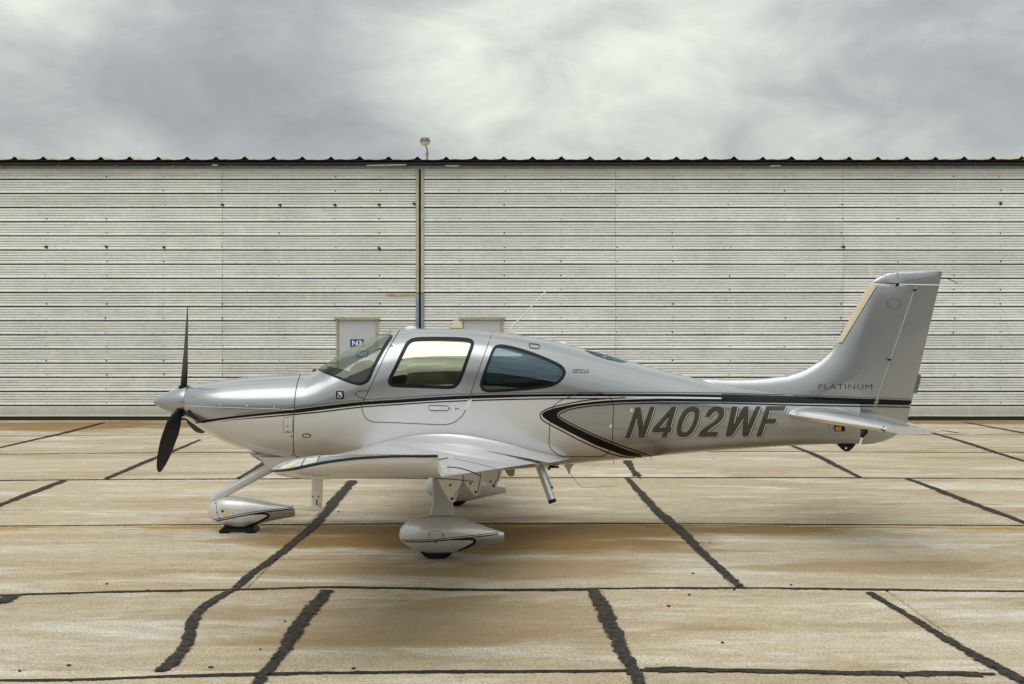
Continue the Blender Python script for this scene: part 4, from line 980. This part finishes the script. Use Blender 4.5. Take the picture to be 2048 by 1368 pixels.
# flap hinge brackets
for yb, poly in ((-3.3, [(868, 953), (941, 946), (919, 975), (913.5, 996), (910, 1003), (904, 1004.5), (898, 1000), (884, 976)]), (-2.25, [(914, 950), (976, 941), (963.5, 964), (959, 983), (957, 989), (951, 991), (946, 987), (930, 966)]), (-1.25, [(958, 946), (1012, 937), (999, 957), (993, 972), (990, 978), (984, 979), (968, 962)])):
    pts = [P(x, y, yb) for x, y in poly]; pts[0].z += 0.05; pts[1].z += 0.05
    bm = bmesh.new(); add_prism(bm, [p.xz for p in pts], yb - 0.022, yb + 0.022); bmesh.ops.bevel(bm, geom=bm.edges[:], offset=0.004, segments=2, affect='EDGES')
    hb = bm_obj('flap_bracket', bm, M['fair'], wing, True, 50)
    e0, e1 = poly[-2], poly[-3]; q = P((e0[0]+poly[4][0])/2, poly[5][1] - 7, yb - 0.022)
    bm = bmesh.new(); add_lathe(bm, [(0.011, 0.0), (0.011, -0.006), (0.004, -0.006)], q, 12, 0, 'Y'); add_lathe(bm, [(0.009, 0.0), (0.009, -0.004), (0.002, -0.004)], P((poly[0][0]+poly[1][0])/2 - 4, poly[0][1] + 17, yb - 0.022), 10, 0, 'Y'); bm_obj('bolt', bm, M['rust'], hb)
    bm = bmesh.new(); a = [P(poly[1][0]-14, poly[1][1]+4, yb-.024), P(poly[1][0]-16, poly[1][1]+22, yb-.024), P(poly[4][0]+0, poly[4][1]-14, yb-.024), P(poly[4][0]-1, poly[4][1]-3, yb-.024)]; add_tube(bm, a, 0.003, 6); bm_obj('bracket_joint', bm, M['seam'], hb)
# root fillet
A = smooth_poly([(722, 900), (745, 890), (775, 881), (815, 872.5), (860, 868), (905, 868), (950, 872.5), (1000, 883), (1050, 896.5), (1095, 907.5), (1140, 917.5)], False, 5); rings = []
nA = len(A)
for i, (x, y) in enumerate(A):
    a = hit(x, y, HULL, 0.0015); u = i/(nA-1)
    if a is None: continue
    ue = 0.02 + 0.98*u; b_ = wpt(min(ue, 1.0), True, -1.02 + 0.38*u**3) - Vector((0, 0, 0.005))
    b_ = Vector((b_.x + 0.10*u**4, b_.y, b_.z + 0.005*u**4)); c = Vector((a.x*0.5 + b_.x*0.5, -0.66, b_.z*0.82 + a.z*0.18)); c.y = max(a.y - 0.02, -0.66) if abs(a.y) > .66 else -0.66 + 0.15*u**2
    rings.append([a*(1-t)**2 + c*2*t*(1-t) + b_*t*t for t in np.linspace(0, 1, 14)])
vs, fs = loft(rings, False, False); o = mesh_obj('root_fillet', vs, fs, M['white'], wing, True)
line('fillet_edge', A[::2], 0.9, M['line'], wing, off=0.004, sm=1)
rr2 = []
for rg in rings[len(rings)*6//10:]:
    e = rg[-1]; x, y = to_px(e); h_ = hit(x + 6, y + 34, HULL, -0.01) or hit(x + 6, y + 24, HULL, -0.01) or Vector((e.x, -0.2, e.z - 0.1))
    m_ = (e + h_)/2 + Vector((0, 0, -0.03)); rr2.append([e*(1-t)**2 + m_*2*t*(1-t) + h_*t*t for t in np.linspace(0, 1, 8)])
vs, fs = loft(rr2, False, False); mesh_obj('fillet_underside', vs, fs, M['white'], wing, True)
# seams on the wing's upper skin
def wline(name, y0, u0, y1, u1, r=0.004):
    bm = bmesh.new(); add_tube(bm, [wpt(u0+(u1-u0)*t, True, y0+(y1-y0)*t) for t in np.linspace(0, 1, 14)], r, 6); bm_obj(name, bm, M['pin'], wing)
wline('wing_seam', -3.158, 0.755, -3.158, 1.0)
far = []
for o in [c for c in wing.children]: far.append(o)
wing2 = mirror_obj(wing, plane)
for o in far:
    c = mirror_obj(o, wing2)
    for g in o.children: mirror_obj(g, c)
# pitot under the near wing
bm = bmesh.new(); pm = [P(634, 950, -4.95), P(634, 1005, -4.95)]; add_tube(bm, [P(635, 945, -4.95), P(634, 1000, -4.95), P(633, 1012, -4.95), P(630, 1018, -4.95)], [0.036, 0.036, 0.034, 0.022], 16, flat=((0, 1, 0), 0.35)); 
add_tube(bm, [P(640, 1008, -4.95), P(640, 1014, -4.95), P(634, 1018, -4.95), P(620, 1018.5, -4.95), P(588, 1016, -4.95)], [0.018, 0.017, 0.015, 0.012, 0.0095], 14)
pit = bm_obj('pitot_tube', bm, M['fair'], plane, True, 50)
bm = bmesh.new()
for x in (625, 637): add_lathe(bm, [(0.005, 0.0), (0.004, -0.004), (0.001, -0.004)], P(x, 993, -4.966), 8, 0, 'Y')
add_box(bm, P(633.5, 1005, -4.965), (0.006, 0.006, 0.035)); bm_obj('screw', bm, M['seam'], pit)

# ------------------------------------------------------------------ landing gear
def pant(name, top, bot, y, half, parent, exp=2.2):
    xs = np.unique(np.concatenate([top[0][0] + (40)*np.linspace(0, 1, 24)**2, np.linspace(top[0][0]+40, top[-1][0], 100)])); tz = pchip([p[0] for p in top], [p[1] for p in top], xs); bz = pchip([p[0] for p in bot], [p[1] for p in bot], xs)
    L = xs[-1]-xs[0]; hw = pchip([0, .03, .1, .25, .4, .6, .8, 1.0], [0.01, .34, .66, .96, 1.0, .82, .50, .17], (xs-xs[0])/L)*half; rings = []
    for x, a, b_, w in zip(xs, tz, bz, hw):
        pa, pb = P(x, a, y), P(x, b_, y); c = (pa+pb)/2; hh = (pa.z-pb.z)/2; ring = []
        for k in range(96):
            q = 2*math.pi*k/96; cc, ss = math.cos(q), math.sin(q); r = (abs(cc)**exp + abs(ss)**exp)**(-1/exp)
            ring.append(Vector((c.x, y - w*cc*r, c.z + hh*ss*r)))
        rings.append(ring)
    vs, fs = loft(rings); o = fix_normals(mesh_obj(name, vs, fs, [M['white'], M['grey']], parent, True, None, 50)); bv = BVHTree.FromPolygons([Vector(v) for v in vs], fs)
    return o, bv
def wheel(y, x, r, parent, w=0.075, squash=0.015):
    bm = bmesh.new(); add_lathe(bm, [(r*0.5, -w), (r*0.86, -w), (r*0.97, -w*0.7), (r, -w*0.3), (r, w*0.3), (r*0.97, w*0.7), (r*0.86, w), (r*0.5, w)], (x, y, r - squash), 36, 0, 'Y')
    for v in bm.verts: v.co.z = max(v.co.z, 0.005)
    o = bm_obj('tyre', bm, M['rubber'], parent, True, 40); return o
YN = -1.55
gear = empty('main_gear', (0, 0, 0)); gear.parent = plane
mp_top = [(798, 1069), (800, 1060), (806, 1050), (822, 1040), (845, 1032.5), (875, 1029.5), (905, 1032.5), (940, 1043), (970, 1053), (1008, 1065)]
mp_bot = [(798, 1071), (800, 1077), (806, 1084), (822, 1095), (840, 1102.5), (862, 1107), (888, 1107), (912, 1104), (950, 1096), (1008, 1083.5)]
pn, pbv = pant('wheel_fairing', mp_top, mp_bot, YN, 0.165, gear)
c5 = lambda l: [(780 + a/8.192, 1010 + b_/8.192) for a, b_ in l]
aft = c5([(1060, 572), (1250, 545), (1880, 470), (1900, 640), (1500, 740), (1100, 815), (940, 812), (1200, 715), (1350, 640), (1395, 590), (1340, 568), (1200, 562)])
def aft_zone(o, poly):
    for p in o.data.polygons:
        v = p.center; x, y = to_px(v); p.material_index = 1 if v.y < YN and inside(poly, x, y) else 0
aft_zone(pn, aft)
line('fairing_stripe', c5([(195, 570), (500, 572), (800, 558), (1200, 515), (1865, 440)]), 1.3, M['rim'], pn, pbv); line('fairing_stripe', c5([(205, 597), (500, 603), (800, 585), (1200, 545), (1875, 468)]), lambda t: 2.0, M['black'], pn, pbv)
line('fairing_stripe', c5([(1000, 572), (1200, 562), (1330, 562), (1390, 580), (1370, 625), (1250, 695), (1080, 765), (930, 805)]), lambda t: 1.5 + 3.5*math.sin(math.pi*t), M['black'], pn, pbv)
line('valve_door', c5([(655, 440), (730, 425), (820, 440), (885, 480), (875, 530)]), 0.8, M['pin'], pn, pbv); line('valve_slot', c5([(648, 445), (640, 535)]), 1.4, M['pin'], pn, pbv, sm=1)
for x, y in ((862, 502), (750, 607)): decal('fastener', el(*c5([(x, y)])[0], 1.7, 1.7, 10), M['rim'], pn, pbv, 0.003, step=None)
wheel(YN, P(874, 1100, YN).x, 0.19, gear)
def strut(y0, y1, parent):
    rings = []
    for t in np.linspace(0, 1, 14):
        y = y0 + (y1-y0)*t; z = 0.86 + (0.385-0.86)*t; c = 0.185 + (0.05*((t-0.82)/0.18)**2 if t > 0.82 else 0) + 0.02*(1-t); w = 0.030 + (0.035*((t-0.82)/0.18)**2 if t > .82 else 0)
        cx = P(884, 1000, YN).x - 0.0*t; ring = []
        for k in range(24):
            q = 2*math.pi*k/24; ring.append(Vector((cx + c/2*math.cos(q), y + w*math.sin(q)*(1 - .3*math.cos(q)), z)))
        rings.append(ring)
    vs, fs = loft(rings); return fix_normals(mesh_obj('gear_leg', vs, fs, M['white'], parent, True, None, 60))
strut(-1.15, -1.54, gear)
gear2 = empty('main_gear', (0, 0.42, 0)); gear2.parent = plane
for o in list(gear.children):
    c = mirror_obj(o, gear2)
    for g in o.children: mirror_obj(g, c)
# nose gear
ng = empty('nose_gear', (0, 0, 0)); ng.parent = plane
np_top = [(416, 1022), (418, 1013), (424, 1005), (434, 998.5), (450, 993), (468, 990.8), (488, 991.5), (512, 996), (545, 1004), (590, 1013)]
np_bot = [(416, 1024), (418, 1030), (424, 1037.5), (434, 1045), (450, 1051), (468, 1054.5), (486, 1055), (505, 1051), (540, 1042), (590, 1032.5)]
nn_, nbv = pant('wheel_fairing', np_top, np_bot, 0.0, 0.13, ng)
c4 = lambda l: [(400 + a/7.2, 890 + b_/7.2) for a, b_ in l]
naft = c4([(780, 1010), (1000, 960), (1370, 905), (1380, 1030), (1000, 1110), (740, 1170), (640, 1180), (830, 1100), (950, 1040), (985, 1005), (940, 995)])
for p in nn_.data.polygons:
    v = p.center; x, y = to_px((v.x, -abs(v.y), v.z)); p.material_index = 1 if inside(naft, x, y) else 0
line('fairing_stripe', c4([(195, 1075), (400, 1035), (700, 975), (1000, 935), (1330, 895)]), 1.2, M['rim'], nn_, nbv); line('fairing_stripe', c4([(210, 1100), (400, 1062), (700, 1002), (1000, 958), (1355, 915)]), 2.2, M['black'], nn_, nbv)
line('fairing_stripe', c4([(700, 1005), (850, 988), (960, 995), (990, 1010), (960, 1045), (860, 1100), (740, 1150), (640, 1180)]), lambda t: 1.4 + 3.0*math.sin(math.pi*t), M['black'], nn_, nbv)
decal('axle_plate', smooth_poly(c4([(275, 945), (290, 910), (330, 900), (380, 912), (415, 945), (400, 990), (365, 1030), (310, 1005), (280, 975)]), True, 2), M['plate'], nn_, nbv, 0.003, step=6); decal('axle_hole', el(*c4([(326, 951)])[0], 2.5, 2.5, 12), M['rim'], nn_, nbv, 0.005, step=None)
line('fairing_seam', c4([(230, 800), (240, 900), (250, 980), (280, 1060)]), 0.8, M['pin'], nn_, nbv); line('fairing_slot', c4([(485, 1060), (487, 1135)]), 1.3, M['pin'], nn_, nbv, sm=1)
for x, y in ((222, 842), (238, 975), (475, 987), (290, 1065)): decal('fastener', el(*c4([(x, y)])[0], 1.0, 1.0, 8), M['rim'], nn_, nbv, 0.003, step=None)
wheel(0.0, P(477, 1040).x, 0.165, ng, 0.06)
bm = bmesh.new(); add_tube(bm, [P(427, 1001), P(432, 995), P(470, 974), P(530, 941), P(580, 916)], [0.028, 0.040, 0.046, 0.050, 0.054], 20, flat=((0, 1, 0), 0.8)); bm_obj('nose_leg', bm, M['white'], ng, True, 50)
# step and belly items
bm = bmesh.new(); add_tube(bm, [P(1078, 932, -.42), P(1092, 969, -.47), P(1104, 1001, -.52)], 0.036, 16, flat=((0, 1, 0), 0.6)); stp = bm_obj('boarding_step', bm, M['metal'], plane, True, 50)
bm = bmesh.new(); add_tube(bm, [P(1103.5, 999.5, -.518), P(1105.5, 1005, -.527)], 0.039, 16, flat=((0, 1, 0), 0.6)); bm_obj('step_cap', bm, M['rubber'], stp, True, 50)
c = mirror_obj(stp, plane); mirror_obj(stp.children[0], c)
bm = bmesh.new(); add_prism(bm, [P(1126, 928).xz, P(1150, 926).xz, P(1141, 938).xz, P(1140, 948).xz, P(1137, 948).xz, P(1134, 940).xz], -0.008, 0.008); add_tube(bm, [P(1139, 945), P(1151, 961), P(1163.5, 974.5), P(1168, 975), P(1200, 973.5), P(1237, 971.5)], 0.0035, 6); bm_obj('belly_antenna', bm, M['fair'], plane)
bm = bmesh.new(); add_box(bm, P(1106, 934, -.15), (0.12, 0.05, 0.018), 0.006); add_box(bm, P(1098, 937, -.15), (0.025, 0.025, 0.03), 0.005); bm_obj('drain_mast', bm, M['rim'], plane)
for px_, py_ in ((1227, 921), (1302, 913)):
    bm = bmesh.new(); add_tube(bm, [P(px_, py_ - 4), P(px_, py_ + 8)], 0.004, 6); bm_obj('drain_tube', bm, M['fair'], plane)
bm = bmesh.new(); add_prism(bm, [P(1007, 936, .3).xz, P(1030, 936, .3).xz, P(1029, 951, .3).xz, P(1018, 953, .3).xz], 0.26, 0.34); bmesh.ops.bevel(bm, geom=bm.edges[:], offset=0.01, segments=2, affect='EDGES'); bm_obj('exhaust_pipe', bm, M['plate'], plane, True)

# ------------------------------------------------------------------ fin and rudder
le = [(1380, 770), (1410, 757.5), (1460, 758.5), (1510, 757.5), (1550, 754), (1580, 749), (1610, 738.5), (1640, 720.5), (1660, 703), (1674, 684), (1690, 655.5), (1712, 616), (1735, 575), (1744, 563.5), (1755, 555), (1775, 547), (1800, 544), (1830, 543), (1885, 543)]
le_s = smooth_poly(le, False, 6); LEA = np.array([p for p in le_s if p[0] <= 1790])
hz_line = [(1832, 572), (1740, 838)]; te_line = [(1885, 543), (1815, 840)]
def seg_d(p, a, b_):
    ax, ay = a; bx_, by_ = b_; t = max(0, min(1, ((p[0]-ax)*(bx_-ax)+(p[1]-ay)*(by_-ay))/((bx_-ax)**2+(by_-ay)**2))); return math.hypot(p[0]-ax-t*(bx_-ax), p[1]-ay-t*(by_-ay))
LEB = np.roll(LEA, -1, 0)
def d_le(p):
    a = LEA[:-1]; b_ = LEA[1:]; ab = b_-a; t = np.clip(((p[0]-a[:, 0])*ab[:, 0]+(p[1]-a[:, 1])*ab[:, 1])/(ab**2).sum(1), 0, 1); return float(np.sqrt(((a + ab*t[:, None] - np.array(p))**2).sum(1)).min())
TEL = [te_line[0], te_line[1], (1800, 862), (1790, 873), (1768, 882), (1745, 887), (1722, 889)]
def d_te(p): return min(seg_d(p, a, b_) for a, b_ in zip(TEL, TEL[1:]))
def fin_half(p):
    T = 0.052 + 0.045*max(0, min(1, (p[1]-545)/300)); a = min(1, d_le(p)/75); g = math.sqrt(max(0, 1-(1-a)**2)); e = min(1, (d_te(p)+2)/130)**0.85
    r = 1.0
    tp = p[1] - 543.3
    if p[0] > 1770 and tp < 16: r = math.sqrt(max(0.0, 1-(1-max(0, tp)/16)**2))*0.94 + 0.06
    return max(0.003, T*g*e*r) if d_le(p) > 0.2 else 0.0
def lens(name, outline, mats, parent, step=6, add=0.0):
    ex = []
    for a, b_ in zip(le_s, le_s[1:]):
        t = Vector((b_[0]-a[0], b_[1]-a[1])); l = t.length; n_ = Vector((-t.y, t.x))/max(l, 1e-6)
        for k in range(max(1, int(l/3))):
            m_ = Vector(a) + t*(k+.5)/max(1, int(l/3))
            for d in (0.5, 1.5, 3.2, 5.5): ex.append((m_.x + n_.x*d, m_.y + n_.y*d))
    vo, tris = cdt(outline, (), step, ex); n = len(vo); vs = []; hs = [fin_half(p) + add for p in vo]
    for (x, y), h_ in zip(vo, hs):
        q = P(x, y, -h_); vs.append((q.x, -h_, q.z))
    vs += [(v[0], -v[1], v[2]) for v in vs]; fs = list(tris) + [tuple(i+n for i in t[::-1]) for t in tris]
    # close the rim
    from collections import Counter
    ec = Counter(); dire = {}
    for t in tris:
        for a, b_ in ((t[0], t[1]), (t[1], t[2]), (t[2], t[0])): ec[frozenset((a, b_))] += 1; dire[frozenset((a, b_))] = (a, b_)
    for e, k in ec.items():
        if k == 1:
            a, b_ = dire[e]; fs.append((b_, a, a+n, b_+n))
    o = mesh_obj(name, vs, fs, mats, parent, True); bmx = bmesh.new(); bmx.from_mesh(o.data); bmesh.ops.remove_doubles(bmx, verts=bmx.verts, dist=1e-5); bmesh.ops.recalc_face_normals(bmx, faces=bmx.faces); bmx.to_mesh(o.data); bmx.free()
    o.data.polygons.foreach_set('use_smooth', [True]*len(o.data.polygons)); o.data.set_sharp_from_angle(angle=R(50))
    return o, BVHTree.FromPolygons([Vector(v) for v in vs], fs)
fin_out = [p for p in le_s if p[1] > 565 and p[0] < 1760] + [(1742, 566), (1793, 568.5), (1794, 572), (1830, 572)] + [(1830 - 90*t, 572 + 266*t) for t in np.linspace(0.03, 1, 24)] + [(1730, 850), (1700, 850), (1640, 830), (1560, 815), (1480, 805), (1420, 795)]
fin, fbv = lens('fin', fin_out, M['grey'], plane)
cap_out = [(1742, 565)] + [p for p in le_s if p[1] <= 565 and p[0] <= 1797] + [(1796.6, 545), (1796, 567.5)]
cap_o, cbv = lens('fin_cap', cap_out, M['grey'], fin, 5)
rud_out = [(1797.2, 544.3)] + [p for p in le_s if p[0] > 1799] + [(1885 - 70*t, 543 + 297*t) for t in np.linspace(0.02, 1, 26)] + [(1806, 855), (1797, 866), (1785, 875), (1765, 883), (1745, 887.5), (1722, 889)] + [(1722 + 20*t, 889 - 48*t) for t in np.linspace(.1, 1, 6)] + [(1742 + 91*t, 841 - 268*t) for t in np.linspace(0.03, 1, 24)] + [(1796, 570)]
rud, rbv = lens('rudder', rud_out, M['grey'], fin)
tab_o = mesh_obj('trim_tab', [P(x, y, s).to_tuple() for s in (-0.004, 0.004) for x, y in ((1836, 748), (1842, 750), (1841, 762), (1834, 787), (1826, 786))], [(0, 1, 2, 3, 4), (9, 8, 7, 6, 5)] + [(i, i+5, (i+1) % 5 + 5, (i+1) % 5) for i in range(5)], M['pin'], rud)
def comb(*bvs): return bvs
line('hinge_gap', [(1830.5, 573), (1786, 704), (1743, 830), (1741, 838), (1748, 842), (1790, 850)], 3.0, M['line'], fin, fbv, 0.004, sm=1) if False else None
bm = bmesh.new(); add_tube(bm, [P(1831 - 90*t, 572.5 + 264*t, -fin_half((1825 - 90*t, 572.5 + 264*t)) + 0.004) for t in np.linspace(0, 1, 20)], 0.007, 8); bm_obj('hinge_strip', bm, M['hingeline'], fin, True)
bm = bmesh.new(); add_tube(bm, [P(1793 + 86*t, 568.5 + 2*t, -fin_half((1793 + 84*t, 572)) - 0.002) for t in np.linspace(0, 1, 10)], 0.006, 8); bm_obj('horn_gap', bm, M['line'], fin, True)
bm = bmesh.new(); add_tube(bm, [P(1748 + 46*t, 564.3 + 3.2*t, -fin_half((1748 + 46*t, 565)) - 0.001) for t in np.linspace(0, 1, 8)], 0.004, 8); bm_obj('cap_seam', bm, M['seam'], fin, True)
bm = bmesh.new(); add_box(bm, P(1795, 569, -0.045), (0.03, 0.02, 0.03), 0.006); add_box(bm, P(1830, 580, -0.045), (0.026, 0.02, 0.018), 0.004); add_box(bm, P(1779, 719.5, -0.075), (0.03, 0.02, 0.018), 0.004); bm_obj('hinge_bolt', bm, M['rim'], fin)
line('inspection_cover', el(1787.5, 607, 13.5, 10, 20), 1.1, M['pin'], fin, fbv, 0.003, closed=True, sm=1)
tk = [p for p in le_s if 566 < p[1] < 684 and p[0] < 1760]
lens('deicing_panel', [(1673.5, 685.5)] + tk + [(1743, 566), (1756.5, 566)] + [(1756.5 - 72.5*t, 566 + 119.5*t) for t in np.linspace(0.05, 1, 20)], M['titan'], fin, 5, 0.0035)
line('deicing_edge', [(1757.5, 566), (1721, 626), (1684.5, 686.5), (1672, 686.5)], 1.2, M['rim'], fin, fbv, 0.006, sm=1)
text_decal('lettering', 'PLATINUM', 1637, 768, 107, 10.3, M['ink'], fin, fbv, 0.003, 0.004, -0.012, 1.12)
def join_bvh(objs):
    vs = []; fs = []
    for o in objs:
        b = len(vs); vs += [v.co.copy() for v in o.data.vertices]; fs += [tuple(i+b for i in p.vertices) for p in o.data.polygons]
    return BVHTree.FromPolygons(vs, fs)
FULL = join_bvh([fus, fin, rud])
aft_hi = lambda x: 788.6 + (x-1440)/382*12.2 + 0.4*math.sin((x-1440)/382*math.pi)*-1.5
aft_lo = lambda x: 803.6 + (x-1440)/382*6.8
for x0, x1, par in ((1443, 1600, fus), (1599, 1752, fin), (1753.5, 1822, rud)):
    xx = list(np.linspace(x0, x1, max(8, int((x1-x0)/3.5))))
    rows = [[(x, aft_hi(x) + (aft_lo(x)-aft_hi(x))*t) for x in xx] for t in np.linspace(0, 1, 5)]
    for r0, r1 in zip(rows, rows[1:]): strip('stripe', r0, r1, M['black'], par, FULL, 0.0045)
    line('stripe', [(x, aft_lo(x) + 2.6 + 1.5*min(1, (x-1440)/150)) for x in xx], 2.2, M['black'], par, FULL, 0.0045, sm=1); line('stripe', [(x, aft_hi(x) - 2.7) for x in xx], 1.5, M['pin'], par, FULL, 0.0045, sm=1)
wick(P(1884, 557, 0), P(1915, 567, 0), False, rud, 0.015)
# tail cone details
decal('tail_lamp_plate', [(1669, 849.5), (1689.5, 849), (1689.5, 862.5), (1669, 862.5)], M['rim'], fus, off=0.004, step=None); decal('tail_plate', [(1671, 852.5), (1682, 852.3), (1682, 860.5), (1671, 860.8)], M['amber'], fus, off=0.007, step=None)
line('inspection_ring', el(1663, 852.5, 5.5, 5.5, 14), 0.9, M['pin'], fus, off=0.003, closed=True, sm=1)
bm = bmesh.new(); add_prism(bm, [P(1672, 887).xz, P(1712, 887).xz, P(1704, 897).xz, P(1698, 902).xz, P(1690, 902.5).xz, P(1684, 899).xz], -0.012, 0.012); td = bm_obj('tie_down', bm, M['rim'], fus)
bm = bmesh.new(); add_lathe(bm, [(0.012, -0.0135), (0.012, 0.0135)], P(1691.5, 896), 12, 0, 'Y'); bm_obj('tie_hole', bm, M['whitep'], td)
bm = bmesh.new(); add_prism(bm, [P(1726, 858).xz, P(1730, 857).xz, P(1730, 864).xz, P(1722, 872).xz, P(1719, 874).xz], -0.11, 0.11); bm_obj('rudder_bracket', bm, M['rim'], fus)
# ------------------------------------------------------------------ tailplane
def tsec(y):
    s = (abs(y) - 0.12)/1.85; return 2.70 + 0.50*s, 3.69, 1.185 - 0.012*s, 0.15 - 0.03*s
def tpt(u, up, y):
    xl, xt, z, t = tsec(y); c = xt-xl; yt = 5*t*(0.2969*math.sqrt(u) - 0.126*u - 0.3516*u*u + 0.2843*u**3 - 0.1036*u**4); return Vector((xl + c*u, y, z - 0.02*u + (yt if up else -yt)*c))
def tail_loft(name, ys, u0f, u1f, parent):
    rings = []
    for y in ys:
        u0, u1 = u0f(y), u1f(y); us = ucos(0, u1, 14) if u0 == 0 else list(np.linspace(u0, u1, 9)); rings.append([tpt(u, True, y) for u in us[::-1]] + [tpt(u, False, y) for u in (us[1:] if u0 == 0 else us)])
    vs, fs = loft(rings); return fix_normals(mesh_obj(name, vs, fs, M['white'], parent, True, None, 40))
stab = tail_loft('tailplane', np.linspace(-0.05, -1.90, 14), lambda y: 0, lambda y: 0.60, plane)
elev = tail_loft('elevator', np.linspace(-0.16, -1.90, 14), lambda y: 0.612, lambda y: 1.0, stab)
horn = tail_loft('elevator_horn', list(np.linspace(-1.905, -1.94, 3)) + [-1.96, -1.968], lambda y: 0, lambda y: 1.0, stab)
bm = bmesh.new(); add_tube(bm, [tpt(0.0, True, y) + Vector((-0.001, 0, 0)) for y in np.linspace(-0.35, -1.85, 10)], 0.011, 8); bm_obj('deicing_panel', bm, M['titan'], stab, True)
bm = bmesh.new(); add_tube(bm, [tpt(0.6, True, y) + Vector((0.004, 0, 0.0)) for y in np.linspace(-0.16, -1.9, 10)], 0.003, 6); bm_obj('elevator_gap', bm, M['pin'], stab)
# root fairing of the tailplane
rings = []
for t in np.linspace(0, 1, 22):
    x = 2.73 + 0.56*t; hh = 0.075*math.sqrt(max(0.0001, 1-(1-min(1, t*3.2))**2))*(1 - 0.55*t); w = 0.17*(1 - 0.25*t); c = Vector((x, -0.16 + 0.03*t, 1.188 - 0.02*t))
    rings.append([c + Vector((0, w*math.cos(q), hh*math.sin(q))) for q in [2*math.pi*k/20 for k in range(20)]])
vs, fs = loft(rings); fix_normals(mesh_obj('tail_fairing', vs, fs, M['white'], stab, True, None, 60))
wick(P(1883, 861, -1.9), P(1917, 865.5, -1.9), False, stab)
bm = bmesh.new(); add_tube(bm, [tpt(0.05, True, -1.902) + Vector((0, -0.004, .004)), tpt(0.0, True, -1.902), tpt(0.05, False, -1.902) + Vector((0, -0.004, -.004))], 0.008, 6); bm_obj('horn_seal', bm, M['rim'], stab)
kids = list(stab.children); stab2 = mirror_obj(stab, plane)
for o in kids:
    c = mirror_obj(o, stab2)
    for g in o.children: mirror_obj(g, c)
# ------------------------------------------------------------------ chocks round the nose wheel
chock = empty('wheel_chock', P(479, 1063, 0)); chock.location.z = 0
tag(chock, 'pair of black rubber wheel chocks clamped round the nose wheel', 'wheel chock')
cx0 = chock.location.x
for px_, sg in ((452, -1), (506, 1)):
    bm = bmesh.new(); x = P(px_, 1060).x - cx0
    add_prism(bm, [(x - 0.055, 0.006), (x + 0.055, 0.006), (x + 0.055 - (0.03 if sg > 0 else 0.0), 0.045), (x + 0.01*-sg, 0.072), (x - 0.055 + (0.03 if sg < 0 else 0.0), 0.045)], -0.15, 0.15)
    bmesh.ops.bevel(bm, geom=bm.edges[:], offset=0.012, segments=2, affect='EDGES'); o = bm_obj('wedge', bm, M['rubber'], chock, True, 50)
bm = bmesh.new(); add_tube(bm, [(P(452, 1060).x - cx0, -0.13, 0.03), (P(506, 1060).x - cx0, -0.13, 0.03)], 0.012, 8); bm_obj('tie_rod', bm, M['rubber'], chock)
